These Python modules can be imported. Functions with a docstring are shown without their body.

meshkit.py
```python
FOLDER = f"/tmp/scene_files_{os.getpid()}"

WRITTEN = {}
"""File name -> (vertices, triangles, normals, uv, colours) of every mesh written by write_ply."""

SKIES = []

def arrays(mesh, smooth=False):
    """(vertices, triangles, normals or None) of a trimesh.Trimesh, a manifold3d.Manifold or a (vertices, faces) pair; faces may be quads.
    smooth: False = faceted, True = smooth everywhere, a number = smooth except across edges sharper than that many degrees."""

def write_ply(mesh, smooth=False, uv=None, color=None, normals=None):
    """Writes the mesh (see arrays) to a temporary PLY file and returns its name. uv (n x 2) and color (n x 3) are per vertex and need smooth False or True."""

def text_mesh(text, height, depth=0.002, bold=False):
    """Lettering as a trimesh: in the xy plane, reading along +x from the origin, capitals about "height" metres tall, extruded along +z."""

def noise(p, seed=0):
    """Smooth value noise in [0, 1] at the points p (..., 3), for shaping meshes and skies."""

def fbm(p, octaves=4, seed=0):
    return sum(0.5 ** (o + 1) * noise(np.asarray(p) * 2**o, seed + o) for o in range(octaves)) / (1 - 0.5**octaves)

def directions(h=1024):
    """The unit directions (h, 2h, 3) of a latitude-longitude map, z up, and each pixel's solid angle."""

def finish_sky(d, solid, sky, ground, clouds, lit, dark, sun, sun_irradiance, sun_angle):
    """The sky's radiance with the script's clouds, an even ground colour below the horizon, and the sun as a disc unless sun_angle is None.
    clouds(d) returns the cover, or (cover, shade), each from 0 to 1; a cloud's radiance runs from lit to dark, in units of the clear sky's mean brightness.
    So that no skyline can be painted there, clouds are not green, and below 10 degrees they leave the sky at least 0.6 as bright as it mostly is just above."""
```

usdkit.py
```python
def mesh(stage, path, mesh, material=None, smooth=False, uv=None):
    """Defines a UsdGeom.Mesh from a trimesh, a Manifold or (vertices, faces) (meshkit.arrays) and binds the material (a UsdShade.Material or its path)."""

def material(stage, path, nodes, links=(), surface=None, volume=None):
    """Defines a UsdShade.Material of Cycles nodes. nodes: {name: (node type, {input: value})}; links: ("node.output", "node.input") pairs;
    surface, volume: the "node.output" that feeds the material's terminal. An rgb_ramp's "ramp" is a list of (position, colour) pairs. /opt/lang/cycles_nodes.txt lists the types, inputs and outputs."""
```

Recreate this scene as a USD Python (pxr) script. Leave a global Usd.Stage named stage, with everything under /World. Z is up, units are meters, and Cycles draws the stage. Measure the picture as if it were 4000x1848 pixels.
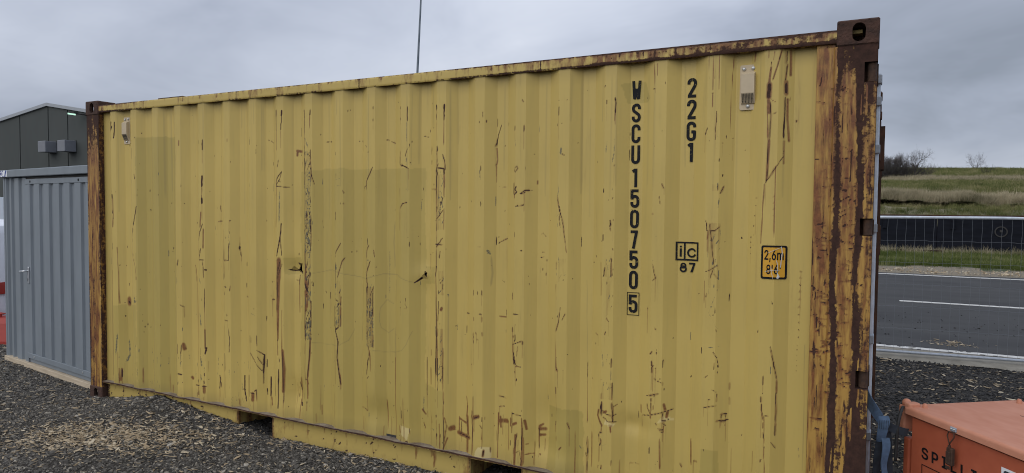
import math, numpy as np, trimesh, usdkit, meshkit
import manifold3d as m3
import shapely
from shapely.geometry import Polygon, LineString, Point, box as sbox
from shapely.ops import unary_union
from pxr import Usd, UsdGeom, UsdLux, UsdShade, Gf, Sdf, Vt

stage = Usd.Stage.CreateInMemory()
UsdGeom.SetStageUpAxis(stage, UsdGeom.Tokens.z)
UsdGeom.SetStageMetersPerUnit(stage, 1.0)
stage.SetDefaultPrim(UsdGeom.Xform.Define(stage, '/World').GetPrim())
UsdGeom.Scope.Define(stage, '/World/Looks')
T = Sdf.ValueTypeNames
rng = np.random.default_rng(7)

# ---------------------------------------------------------------- camera
CAM_P = np.array([6.0568, -3.5826, 1.7019]); YAW, PITCH, ROLL, FPX = -0.4834, -0.0406, 0.0093, 2683.19
_F = np.array([math.cos(PITCH) * math.sin(YAW), math.cos(PITCH) * math.cos(YAW), math.sin(PITCH)])
_R = np.cross(_F, [0, 0, 1]); _R /= np.linalg.norm(_R); _U = np.cross(_R, _F)
_R, _U = math.cos(ROLL) * _R + math.sin(ROLL) * _U, -math.sin(ROLL) * _R + math.cos(ROLL) * _U
cam = UsdGeom.Camera.Define(stage, '/World/camera')
cam.AddTransformOp().Set(Gf.Matrix4d(*map(float, [*_R, 0, *_U, 0, *(-_F), 0, *CAM_P, 1])))
cam.CreateHorizontalApertureAttr(36.0); cam.CreateVerticalApertureAttr(36.0 * 473 / 1024)
cam.CreateFocalLengthAttr(36.0 * FPX / 4000)
cam.CreateClippingRangeAttr(Gf.Vec2f(0.05, 5000))
cam.CreateExposureAttr(0.0)

# ---------------------------------------------------------------- sky and overcast sun
SUN = np.array([-0.22, -0.80, 0.60]); SUN /= np.linalg.norm(SUN)
elev, rot = math.asin(SUN[2]), math.atan2(SUN[0], SUN[1])
sky_mat = usdkit.material(stage, '/World/Looks/sky', {
    'tc': ('texture_coordinate', {}),
    'sep': ('separate_xyz', {}),
    'sky': ('sky_texture', {'sky_type': 'single_scattering', 'sun_disc': False, 'sun_elevation': elev, 'sun_rotation': rot}),
    'zc': ('math', {'math_type': 'maximum', 'value2': 0.0}),
    'den': ('math', {'math_type': 'add', 'value2': 0.30}),
    'dx': ('math', {'math_type': 'divide'}), 'dy': ('math', {'math_type': 'divide'}),
    'uv': ('combine_xyz', {'z': 6.6}),
    'n1': ('noise_texture', {'scale': 0.62, 'detail': 5.0, 'roughness': 0.5, 'distortion': 0.35}),
    'n2': ('noise_texture', {'scale': 1.9, 'detail': 6.0, 'roughness': 0.55, 'distortion': 0.5}),
    'n0': ('noise_texture', {'scale': 0.30, 'detail': 2.0, 'roughness': 0.4}), 'nm': ('mix_float', {'fac': 0.34}), 'nn': ('mix_float', {'fac': 0.42}),
    'ramp': ('rgb_ramp', {'ramp': [(0.38, (2.45, 2.75, 3.35)), (0.45, (3.55, 3.92, 4.8)), (0.535, (5.0, 5.4, 6.35)), (0.64, (6.5, 6.85, 7.65))]}),
    'grad': ('map_range', {'from_min': 0.0, 'from_max': 1.0, 'to_min': 0.94, 'to_max': 2.1, 'clamp': True}),
    'mul': ('vector_math', {'math_type': 'scale'}),
    'mix': ('mix', {'mix_type': 'mix', 'fac': 0.94}),
    'bg': ('background_shader', {'strength': 0.1})},
    [('tc.generated', 'sep.vector'), ('sep.z', 'zc.value1'), ('zc.value', 'den.value1'), ('sep.x', 'dx.value1'), ('den.value', 'dx.value2'),
     ('sep.y', 'dy.value1'), ('den.value', 'dy.value2'), ('dx.value', 'uv.x'), ('dy.value', 'uv.y'), ('uv.vector', 'n1.vector'), ('uv.vector', 'n2.vector'),
     ('n1.fac', 'nm.a'), ('n2.fac', 'nm.b'), ('uv.vector', 'n0.vector'), ('nm.result', 'nn.a'), ('n0.fac', 'nn.b'), ('nn.result', 'ramp.fac'), ('zc.value', 'grad.value'), ('ramp.color', 'mul.vector1'), ('grad.result', 'mul.scale'),
     ('sky.color', 'mix.color1'), ('mul.vector', 'mix.color2'), ('mix.color', 'bg.color')], surface='bg.background')
dome = UsdLux.DomeLight.Define(stage, '/World/sky')
dome.GetPrim().SetCustomDataByKey('kind', 'structure')
UsdShade.MaterialBindingAPI.Apply(dome.GetPrim()).Bind(sky_mat)
sun = UsdLux.DistantLight.Define(stage, '/World/sun')
sun.CreateNormalizeAttr(True); sun.CreateIntensityAttr(0.33); sun.CreateAngleAttr(60.0); sun.CreateColorAttr(Gf.Vec3f(1.0, 0.965, 0.91))
_sx = np.cross([0, 0, 1], SUN); _sx /= np.linalg.norm(_sx); _sy = np.cross(SUN, _sx)
sun.AddTransformOp().Set(Gf.Matrix4d(*map(float, [*_sx, 0, *_sy, 0, *SUN, 0, 0, 0, 30, 1])))

# ---------------------------------------------------------------- helpers
used = {}
def path_for(name, parent):
    base = (parent or '/World') + '/' + name
    k = used.get(base, 0); used[base] = k + 1
    return base if k == 0 else f'{base}_{k:03d}'

def tag(prim, label=None, cat=None, group=None, kind=None):
    for k, v in (('label', label), ('category', cat), ('group', group), ('kind', kind)):
        if v: prim.SetCustomDataByKey(k, v)

def thing(name, label, cat, loc=(0, 0, 0), rz=0.0, group=None):
    p = path_for(name, None)
    x = UsdGeom.Xform.Define(stage, p); x.AddTranslateOp().Set(Gf.Vec3d(*map(float, loc))); x.AddRotateZOp().Set(float(rz))
    tag(x.GetPrim(), label, cat, group); return p

def obj(name, mesh, mat, parent=None, smooth=False, label=None, cat=None, group=None, kind=None, prim=None):
    p = path_for(name, parent)
    m = usdkit.mesh(stage, p, mesh, M[mat], smooth=smooth)
    tag(m.GetPrim(), label, cat, group, kind)
    for k, v in (prim or {}).items():
        UsdGeom.PrimvarsAPI(m).CreatePrimvar(k, T.Color3fArray, 'vertex').Set(Vt.Vec3fArray.FromNumpy(np.asarray(v, np.float32)))
    return p

def cat_(*ms): return trimesh.util.concatenate([m for m in ms])
def bx(x0, x1, y0, y1, z0, z1, bev=0.0):
    if bev:
        b = m3.Manifold.cube([x1 - x0 - 2 * bev, y1 - y0 - 2 * bev, z1 - z0 - 2 * bev]).translate([x0 + bev, y0 + bev, z0 + bev])
        pts = np.array(b.to_mesh().vert_properties[:, :3])
        off = []
        for d in ((bev, 0, 0), (-bev, 0, 0), (0, bev, 0), (0, -bev, 0), (0, 0, bev), (0, 0, -bev)): off.append(pts + d)
        b = m3.Manifold.hull_points(np.vstack(off))
        q = b.to_mesh(); return trimesh.Trimesh(q.vert_properties[:, :3], q.tri_verts, process=False)
    m = trimesh.creation.box(extents=(x1 - x0, y1 - y0, z1 - z0)); m.apply_translation(((x0 + x1) / 2, (y0 + y1) / 2, (z0 + z1) / 2)); return m
def tri(mm):
    q = mm.to_mesh(); return trimesh.Trimesh(q.vert_properties[:, :3], q.tri_verts, process=False)
def man(t):
    return m3.Manifold(m3.Mesh(np.asarray(t.vertices, np.float32), np.asarray(t.faces, np.uint32)))
def tube(pts, rad, sides=8, caps=True):
    p = np.asarray(pts, float); r = np.broadcast_to(np.asarray(rad, float), (len(p),))
    t = np.gradient(p, axis=0); t /= np.linalg.norm(t, axis=1, keepdims=True) + 1e-12
    ref = np.array([0, 0, 1.0]) if abs(t[0, 2]) < 0.9 else np.array([1.0, 0, 0])
    a = np.cross(t, ref); a /= np.linalg.norm(a, axis=1, keepdims=True) + 1e-12; b = np.cross(t, a)
    an = np.arange(sides) * 2 * np.pi / sides
    v = (p[:, None] + r[:, None, None] * (np.cos(an)[None, :, None] * a[:, None] + np.sin(an)[None, :, None] * b[:, None])).reshape(-1, 3)
    f = []
    for i in range(len(p) - 1):
        for j in range(sides):
            q = [i * sides + j, i * sides + (j + 1) % sides, (i + 1) * sides + (j + 1) % sides, (i + 1) * sides + j]
            f += [[q[0], q[2], q[1]], [q[0], q[3], q[2]]]
    if caps:
        n = len(v); v = np.vstack([v, p[:1], p[-1:]])
        for j in range(sides):
            f += [[n, j, (j + 1) % sides], [n + 1, (len(p) - 1) * sides + (j + 1) % sides, (len(p) - 1) * sides + j]]
    return trimesh.Trimesh(v, f, process=False)
def ribbon(pts, sides, thick=0.003):
    """a webbing strap: centre points and half-width vectors"""
    p = np.asarray(pts, float); s = np.asarray(sides, float)
    t = np.gradient(p, axis=0); n = np.cross(t, s); n /= np.linalg.norm(n, axis=1, keepdims=True) + 1e-12; n = n * thick / 2
    ring = np.stack([p - s - n, p + s - n, p + s + n, p - s + n], 1); v = ring.reshape(-1, 3); f = []
    for i in range(len(p) - 1):
        for j in range(4):
            q = [i * 4 + j, i * 4 + (j + 1) % 4, i * 4 + 4 + (j + 1) % 4, i * 4 + 4 + j]; f += [[q[0], q[1], q[2]], [q[0], q[2], q[3]]]
    f += [[0, 2, 1], [0, 3, 2]]; k = len(v) - 4; f += [[k, k + 1, k + 2], [k, k + 2, k + 3]]
    return trimesh.Trimesh(v, f, process=False)
def spline(pts, n=24):
    from scipy.interpolate import CubicSpline
    p = np.asarray(pts, float); d = np.r_[0, np.cumsum(np.linalg.norm(np.diff(p[:, :3], axis=0), axis=1))]
    if d[-1] == 0 or np.any(np.diff(d) < 1e-9): d = np.arange(len(p), dtype=float)
    return CubicSpline(d, p)(np.linspace(0, d[-1], n))
def extr(poly, h):
    gs = getattr(poly, 'geoms', [poly]); return cat_(*[trimesh.creation.extrude_polygon(g, h, engine='earcut') for g in gs if g.area > 1e-9])
def sheet(X, Y, Z):
    """grid mesh from 2-D arrays, faces up"""
    n, k = X.shape; v = np.stack([X, Y, Z], -1).reshape(-1, 3)
    i, j = np.meshgrid(np.arange(n - 1), np.arange(k - 1), indexing='ij'); a = (i * k + j).ravel()
    return trimesh.Trimesh(v, np.vstack([np.c_[a, a + k, a + k + 1], np.c_[a, a + k + 1, a + 1]]), process=False)

# ---------------------------------------------------------------- materials
M = {}
def flat(name, col, rough=0.6, metal=0.0, var=0.12, scale=6.0, bump=0.0, bscale=60.0, stretch=(1, 1, 1), col2=None, detail=5.0, spec=0.5):
    """plain surface whose colour wanders between two tones"""
    c = np.array(col, float); c2 = np.array(col2, float) if col2 is not None else c * (1 - var); c1 = c * (1 + var) if col2 is None else c
    nodes = {'g': ('texture_coordinate', {}), 'mp': ('mapping', {'scale': stretch}),
             'n': ('noise_texture', {'scale': scale, 'detail': detail, 'roughness': 0.6}),
             'r': ('rgb_ramp', {'ramp': [(0.3, tuple(c2)), (0.7, tuple(c1))]}),
             'p': ('principled_bsdf', {'roughness': rough, 'metallic': metal, 'specular_ior_level': spec})}
    links = [('g.object', 'mp.vector'), ('mp.vector', 'n.vector'), ('n.fac', 'r.fac'), ('r.color', 'p.base_color')]
    if bump:
        nodes['bn'] = ('noise_texture', {'scale': bscale, 'detail': 4.0}); nodes['b'] = ('bump', {'strength': bump, 'distance': 0.01})
        links += [('mp.vector', 'bn.vector'), ('bn.fac', 'b.height'), ('b.normal', 'p.normal')]
    M[name] = usdkit.material(stage, '/World/Looks/' + name, nodes, links, surface='p.BSDF')

def painted_steel(name, paint, rust_bias=0.0, stain_bias=0.0, streak=(30, 30, 2.2), green=(0.392, 0.296, 0.080), light=(0.72, 0.60, 0.30), dark=(0.036, 0.017, 0.011), orange=(0.175, 0.078, 0.025), fine=70.0, RN=1.5, SN=1.6, mix_streak=0.0):
    """weathered paint: primvar wear = (bare rust, rust stain, scuff), primvar tone = (repaint, clean patch, dirt)"""
    pa = np.array(paint)
    nodes = {
        'g': ('geometry', {}), 'mp': ('mapping', {'scale': streak}),
        'w': ('attribute', {'attribute': 'wear'}), 't': ('attribute', {'attribute': 'tone'}),
        'ws': ('separate_xyz', {}), 'ts': ('separate_xyz', {}),
        'ns': ('noise_texture', {'scale': 1.0, 'detail': 6.0, 'roughness': 0.65}),          # streaks that run down
        'nf': ('noise_texture', {'scale': fine, 'detail': 5.0, 'roughness': 0.7}),          # flakes
        'nx': ('mix_float', {'fac': mix_streak}), 'nl': ('noise_texture', {'scale': 1.3, 'detail': 3.0}),                              # fading
        'pr': ('rgb_ramp', {'ramp': [(0.3, tuple(pa * 0.94)), (0.7, tuple(pa * 1.05))]}),
        'm1': ('mix', {'color2': green}), 'm2': ('mix', {'color2': light}),
        'sd': ('map_range', {'from_min': 0.50, 'from_max': 0.80, 'to_min': 0.0, 'to_max': 0.14, 'clamp': True}),
        'da': ('math', {'math_type': 'add'}), 'm3': ('mix', {'color2': (0.13, 0.105, 0.06)}),
        # stain
        'o1': ('math', {'math_type': 'multiply_add', 'value2': SN, 'value3': -0.5 * SN + stain_bias}), 'o2': ('math', {'math_type': 'add'}), 'of': ('map_range', {'from_min': 0.18, 'from_max': 0.75, 'clamp': True}),
        'on': ('rgb_ramp', {'ramp': [(0.3, tuple(np.array(orange) * 0.6)), (0.7, tuple(np.array(orange) * 1.5))]}), 'm4': ('mix', {}),
        # scuff
        's1': ('math', {'math_type': 'multiply_add', 'value2': 1.5, 'value3': -0.75}), 's2': ('math', {'math_type': 'add'}), 'sf': ('map_range', {'from_min': 0.38, 'from_max': 0.62, 'clamp': True}),
        'sm': ('math', {'math_type': 'multiply', 'value2': 0.85}), 'm5': ('mix', {'color2': (0.075, 0.078, 0.06)}),
        # bare rust
        'k1': ('math', {'math_type': 'multiply_add', 'value2': RN, 'value3': -0.5 * RN + rust_bias}), 'k2': ('math', {'math_type': 'add'}), 'kf': ('map_range', {'from_min': 0.36, 'from_max': 0.58, 'clamp': True}),
        'kn': ('rgb_ramp', {'ramp': [(0.3, tuple(np.array(dark) * 0.7)), (0.7, tuple(np.array(dark) * 2.0))]}), 'm6': ('mix', {}),
        'ro': ('map_range', {'from_min': 0.0, 'from_max': 1.0, 'to_min': 0.5, 'to_max': 0.92}),
        'b1': ('math', {'math_type': 'multiply', 'value2': -0.6}), 'b2': ('math', {'math_type': 'multiply_add', 'value2': 0.25}),
        'bp': ('bump', {'strength': 0.35, 'distance': 0.004}),
        'p': ('principled_bsdf', {'specular_ior_level': 0.35})}
    links = [('g.position', 'mp.vector'), ('mp.vector', 'ns.vector'), ('g.position', 'nf.vector'), ('g.position', 'nl.vector'),
        ('w.vector', 'ws.vector'), ('t.vector', 'ts.vector'), ('nl.fac', 'pr.fac'), ('pr.color', 'm1.color1'), ('ts.x', 'm1.fac'), ('m1.color', 'm2.color1'), ('ts.y', 'm2.fac'),
        ('ns.fac', 'sd.value'), ('sd.result', 'da.value1'), ('ts.z', 'da.value2'), ('m2.color', 'm3.color1'), ('da.value', 'm3.fac'),
        ('ns.fac', 'o1.value1'), ('o1.value', 'o2.value1'), ('ws.y', 'o2.value2'), ('o2.value', 'of.value'), ('nf.fac', 'on.fac'), ('m3.color', 'm4.color1'), ('on.color', 'm4.color2'), ('of.result', 'm4.fac'),
        ('nf.fac', 's1.value1'), ('s1.value', 's2.value1'), ('ws.z', 's2.value2'), ('s2.value', 'sf.value'), ('sf.result', 'sm.value1'), ('m4.color', 'm5.color1'), ('sm.value', 'm5.fac'),
        ('nf.fac', 'nx.a'), ('ns.fac', 'nx.b'), ('nx.result', 'k1.value1'), ('k1.value', 'k2.value1'), ('ws.x', 'k2.value2'), ('k2.value', 'kf.value'), ('nf.fac', 'kn.fac'), ('m5.color', 'm6.color1'), ('kn.color', 'm6.color2'), ('kf.result', 'm6.fac'),
        ('kf.result', 'ro.value'), ('kf.result', 'b1.value1'), ('nf.fac', 'b2.value1'), ('b1.value', 'b2.value3'), ('b2.value', 'bp.height'), ('bp.normal', 'p.normal'),
        ('m6.color', 'p.base_color'), ('ro.result', 'p.roughness')]
    M[name] = usdkit.material(stage, '/World/Looks/' + name, nodes, links, surface='p.BSDF')

YEL = (0.488, 0.358, 0.100)
painted_steel('yellow_paint', YEL, RN=0.75, SN=1.2)
painted_steel('rusty_rail', YEL, streak=(22, 22, 7), RN=2.6, SN=2.4, mix_streak=0.4, fine=60)
painted_steel('rusty_post', (0.40, 0.23, 0.052), rust_bias=0.03, stain_bias=0.06, streak=(38, 38, 5.0), fine=34.0, dark=(0.030, 0.0135, 0.009), orange=(0.150, 0.055, 0.017), RN=2.2, SN=2.0, mix_streak=0.30)
flat('rusty_casting', (0.052, 0.024, 0.015), 0.9, var=0.5, scale=22, bump=0.5, bscale=90)
flat('dark_steel', (0.03, 0.028, 0.026), 0.8, var=0.3, scale=8)
flat('dusty_ledge', (0.26, 0.22, 0.17), 0.9, col2=(0.12, 0.085, 0.055), scale=14, bump=0.4)
flat('black_print', (0.006, 0.0065, 0.008), 0.8, var=0.15, spec=0.2)
M['code_black'] = usdkit.material(stage, '/World/Looks/code_black', {'g': ('geometry', {}), 'n': ('noise_texture', {'scale': 75.0, 'detail': 6.0, 'roughness': 0.7}), 'r': ('rgb_ramp', {'ramp': [(0.33, (0.40, 0.30, 0.09)), (0.37, (0.03, 0.027, 0.02)), (0.42, (0.007, 0.0075, 0.009)), (0.7, (0.012, 0.0125, 0.014))]}), 'p': ('principled_bsdf', {'roughness': 0.75, 'specular_ior_level': 0.2})}, [('g.position', 'n.vector'), ('n.fac', 'r.fac'), ('r.color', 'p.base_color')], surface='p.BSDF')
flat('sticker_amber', (0.56, 0.29, 0.018), 0.45, var=0.05, scale=9)
flat('torn_film', (0.55, 0.55, 0.53), 0.4, var=0.2, scale=60)
flat('vent_plastic', (0.46, 0.37, 0.24), 0.6, var=0.06, scale=20)
flat('zinc_bolt', (0.45, 0.45, 0.43), 0.45, 0.6, var=0.15, scale=40)
flat('galvanised', (0.46, 0.50, 0.55), 0.5, 0.3, var=0.16, scale=25)
flat('galvanised_dull', (0.30, 0.33, 0.37), 0.55, 0.3, var=0.16, scale=25)
flat('rust_brown', (0.075, 0.032, 0.016), 0.9, col2=(0.025, 0.012, 0.008), scale=14, bump=0.3)
flat('hinge_rust', (0.075, 0.036, 0.018), 0.85, col2=(0.026, 0.013, 0.008), scale=30, bump=0.3)
flat('fence_wire', (0.165, 0.18, 0.195), 0.6, 0.2, var=0.1)
flat('rubber_black', (0.014, 0.014, 0.014), 0.7, var=0.2)
flat('shed_grey', (0.190, 0.214, 0.234), 0.6, col2=(0.158, 0.178, 0.194), scale=4.5, stretch=(1, 1, .35), detail=7)
flat('shed_grey_door', (0.186, 0.210, 0.231), 0.6, col2=(0.155, 0.175, 0.192), scale=4.5, stretch=(1, 1, .35), detail=7)
flat('timber', (0.52, 0.43, 0.31), 0.85, col2=(0.36, 0.29, 0.20), scale=9, stretch=(0.6, 6, 6), bump=0.2)
flat('sticker_white', (0.72, 0.73, 0.75), 0.5, var=0.05)
flat('sticker_blue', (0.03, 0.06, 0.22), 0.5, var=0.05)
flat('chrome', (0.62, 0.63, 0.64), 0.3, 0.85, var=0.05)
flat('hall_cladding', (0.064, 0.070, 0.066), 0.75, col2=(0.050, 0.056, 0.053), scale=0.6, stretch=(1, 1, .3), detail=8, spec=0.3)
flat('hall_joint', (0.03, 0.033, 0.032), 0.8, var=0.05)
flat('hall_trim', (0.30, 0.32, 0.34), 0.6, var=0.05)
flat('hall_vent', (0.165, 0.172, 0.19), 0.6, var=0.06)
flat('mast_grey', (0.115, 0.14, 0.165), 0.5, 0.2, var=0.1)
flat('orange_plastic', (0.42, 0.105, 0.048), 0.6, col2=(0.33, 0.072, 0.032), scale=5, bump=0.12, bscale=220)
flat('faded_orange', (0.52, 0.235, 0.150), 0.7, col2=(0.45, 0.180, 0.105), scale=7, bump=0.12, bscale=200, stretch=(1, 2.5, 1))
flat('webbing_blue', (0.070, 0.115, 0.19), 0.85, var=0.25, scale=40, bump=0.3, bscale=300)
flat('webbing_dark', (0.022, 0.028, 0.038), 0.9, var=0.3, scale=40)
flat('gravel_bed', (0.046, 0.040, 0.032), 0.95, col2=(0.017, 0.015, 0.013), scale=55, bump=1.0, bscale=140, detail=8)
flat('asphalt', (0.058, 0.0575, 0.0565), 0.9, col2=(0.033, 0.033, 0.0335), scale=1.6, bump=0.5, bscale=60, detail=12, stretch=(.35, 1, 1), spec=0.3)
flat('road_paint', (0.62, 0.61, 0.58), 0.8, col2=(0.42, 0.41, 0.38), scale=14, detail=8)
flat('kerb_concrete', (0.235, 0.215, 0.175), 0.9, col2=(0.15, 0.135, 0.105), scale=7, bump=0.4, detail=8)
flat('verge_soil', (0.062, 0.075, 0.026), 0.95, col2=(0.036, 0.045, 0.016), scale=4, bump=0.6, detail=8)
flat('roadside_grit', (0.25, 0.205, 0.14), 0.95, col2=(0.10, 0.085, 0.06), scale=22, bump=0.6, detail=8)
flat('navy_wall', (0.010, 0.0115, 0.018), 0.75, col2=(0.004, 0.005, 0.008), scale=2.2, spec=0.12, stretch=(0.6, 1, 2.5), detail=7)
flat('hill_grass', (0.160, 0.165, 0.070), 0.95, col2=(0.075, 0.092, 0.034), scale=0.35, detail=9, stretch=(1, 0.5, 1), bump=0.6, bscale=3)
flat('pale_grass_soil', (0.17, 0.145, 0.085), 0.95, col2=(0.075, 0.078, 0.035), scale=0.8, detail=9, bump=0.6, bscale=4)
flat('bank_soil', (0.020, 0.017, 0.012), 0.95, var=0.4, scale=2, bump=0.6, bscale=8)
flat('bush_twig', (0.060, 0.046, 0.038), 0.9, var=0.3)
flat('bush_dark', (0.028, 0.023, 0.020), 0.9, var=0.3)
flat('conifer_dark', (0.018, 0.026, 0.014), 0.9, var=0.3)
flat('white_plastic', (0.74, 0.75, 0.78), 0.45, var=0.04)
flat('red_plastic', (0.30, 0.026, 0.016), 0.55, var=0.15)
flat('van_white', (0.70, 0.73, 0.74), 0.35, var=0.03)
flat('window_dark', (0.015, 0.018, 0.02), 0.15, var=0.1)
flat('grille_hole', (0.02, 0.017, 0.012), 0.9, var=0.1)

def rnd(name, stops, rough=0.85, scale=9.0):
    """colour that differs from one instance to the next"""
    M[name] = usdkit.material(stage, '/World/Looks/' + name, {
        'o': ('object_info', {}), 'tc': ('texture_coordinate', {}), 'n': ('noise_texture', {'scale': scale, 'detail': 3.0}),
        'r': ('rgb_ramp', {'ramp': stops}), 'q': ('map_range', {'to_min': 0.75, 'to_max': 1.25}), 'v': ('vector_math', {'math_type': 'scale'}),
        'p': ('principled_bsdf', {'roughness': rough, 'specular_ior_level': 0.3})},
        [('o.random', 'r.fac'), ('tc.object', 'n.vector'), ('n.fac', 'q.value'), ('r.color', 'v.vector1'), ('q.result', 'v.scale'), ('v.vector', 'p.base_color')], surface='p.BSDF')
rnd('stone_grey', [(0, (0.042, 0.038, 0.033)), (0.40, (0.076, 0.070, 0.060)), (0.75, (0.115, 0.107, 0.094)), (0.92, (0.18, 0.163, 0.135)), (1, (0.34, 0.31, 0.26))], scale=60)
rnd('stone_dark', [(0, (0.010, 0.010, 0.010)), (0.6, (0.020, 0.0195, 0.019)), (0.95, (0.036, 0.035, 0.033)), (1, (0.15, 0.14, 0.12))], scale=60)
rnd('wood_chip', [(0, (0.20, 0.15, 0.09)), (0.5, (0.36, 0.28, 0.18)), (1, (0.52, 0.45, 0.33))], scale=60)
def leafy(name, stops):
    M[name] = usdkit.material(stage, '/World/Looks/' + name, {
        'o': ('object_info', {}), 'g': ('geometry', {}), 'n': ('noise_texture', {'scale': 0.55, 'detail': 5.0}), 'a': ('math', {'math_type': 'multiply_add', 'value2': 0.38}),
        'm': ('math', {'math_type': 'multiply_add', 'value2': 1.5, 'value3': -0.43}), 'r': ('rgb_ramp', {'ramp': stops}),
        'd': ('diffuse_bsdf', {}), 't': ('translucent_bsdf', {}), 'x': ('mix_closure', {'fac': 0.3})},
        [('g.position', 'n.vector'), ('n.fac', 'm.value1'), ('o.random', 'a.value1'), ('m.value', 'a.value3'), ('a.value', 'r.fac'), ('r.color', 'd.color'), ('r.color', 't.color'), ('d.BSDF', 'x.closure1'), ('t.BSDF', 'x.closure2')], surface='x.closure')
leafy('grass_green', [(0.20, (0.050, 0.066, 0.018)), (0.45, (0.095, 0.118, 0.034)), (0.7, (0.15, 0.165, 0.062)), (0.95, (0.26, 0.235, 0.125))])
leafy('grass_field', [(0.20, (0.065, 0.082, 0.026)), (0.45, (0.14, 0.15, 0.055)), (0.7, (0.235, 0.215, 0.10)), (0.95, (0.36, 0.31, 0.18))])
leafy('grass_pale', [(0.20, (0.16, 0.145, 0.085)), (0.5, (0.33, 0.285, 0.185)), (0.95, (0.50, 0.43, 0.29))])
M['lamp_glow'] = usdkit.material(stage, '/World/Looks/lamp_glow', {'e': ('emission', {'color': (0.62, 1.0, 0.82), 'strength': 1.0})}, [], surface='e.emission')

# ================================================================ GROUND, ROAD, VERGE, HILL
def gravel_z(x, y):
    x = np.asarray(x, float); y = np.asarray(y, float)
    lip = np.interp(x, [-3, -.6, 0, .29, .64, .92, 1.3, 1.78, 2.15, 2.5, 2.97, 3.6, 6.2], [0, 0, .02, .045, .10, .135, .095, .03, -.012, .0, .015, 0, -.01])
    prof = np.where(y < 0.06, np.exp(-((y - 0.06) / 0.62) ** 2), np.exp(-((y - 0.06) / 0.25) ** 2))
    wob = (meshkit.fbm(np.stack([x * 1.7, y * 1.7, 0 * x], -1), 3, 4) - 0.5) * 0.035 + (meshkit.fbm(np.stack([x * 9, y * 9, 0 * x], -1), 3, 9) - 0.5) * 0.018
    return lip * prof + wob * np.where(y > 4.5, 0.2, 1)

def axis(segs):
    out = [np.arange(a, b, s) for a, b, s in segs]; return np.unique(np.r_[np.concatenate(out), segs[-1][1]])
gx = axis([(-900, -60, 60), (-60, -8, 4), (-8, -3, .25), (-3, 4, .05), (4, 9, .09), (9, 16, .4), (16, 60, 4), (60, 900, 60)])
gy = axis([(-900, -40, 60), (-40, -5, 3), (-5, -2, .2), (-2, 1.4, .05), (1.4, 5.6, .12), (5.6, 34, 2.0), (34, 60, 5), (60, 1500, 80)])
GX, GY = np.meshgrid(gx, gy, indexing='xy')
far = np.clip((np.maximum(np.abs(GX) - 12, 0) + np.maximum(np.abs(GY) - 8, 0)) / 10, 0, 1)
GZ = gravel_z(GX, GY) * (1 - far) - 0.03 * np.clip((GY - 5.2) / 0.5, 0, 1) - 0.35 * np.clip((GY - 19) / 2.5, 0, 1)
obj('ground', sheet(GX, GY, GZ), 'gravel_bed', kind='structure', smooth=True)

RX0, RX1 = -150.0, 150.0
def strip(name, y0, y1, z, mat, x0=RX0, x1=RX1, nx=40, **kw):
    xs = np.linspace(x0, x1, nx); X, Y = np.meshgrid(xs, [y0, (y0 + y1) / 2, y1], indexing='xy'); return obj(name, sheet(X, Y, np.full_like(X, z)), mat, **kw)
strip('road', 6.18, 18.6, 0.004, 'asphalt', kind='structure')
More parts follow.
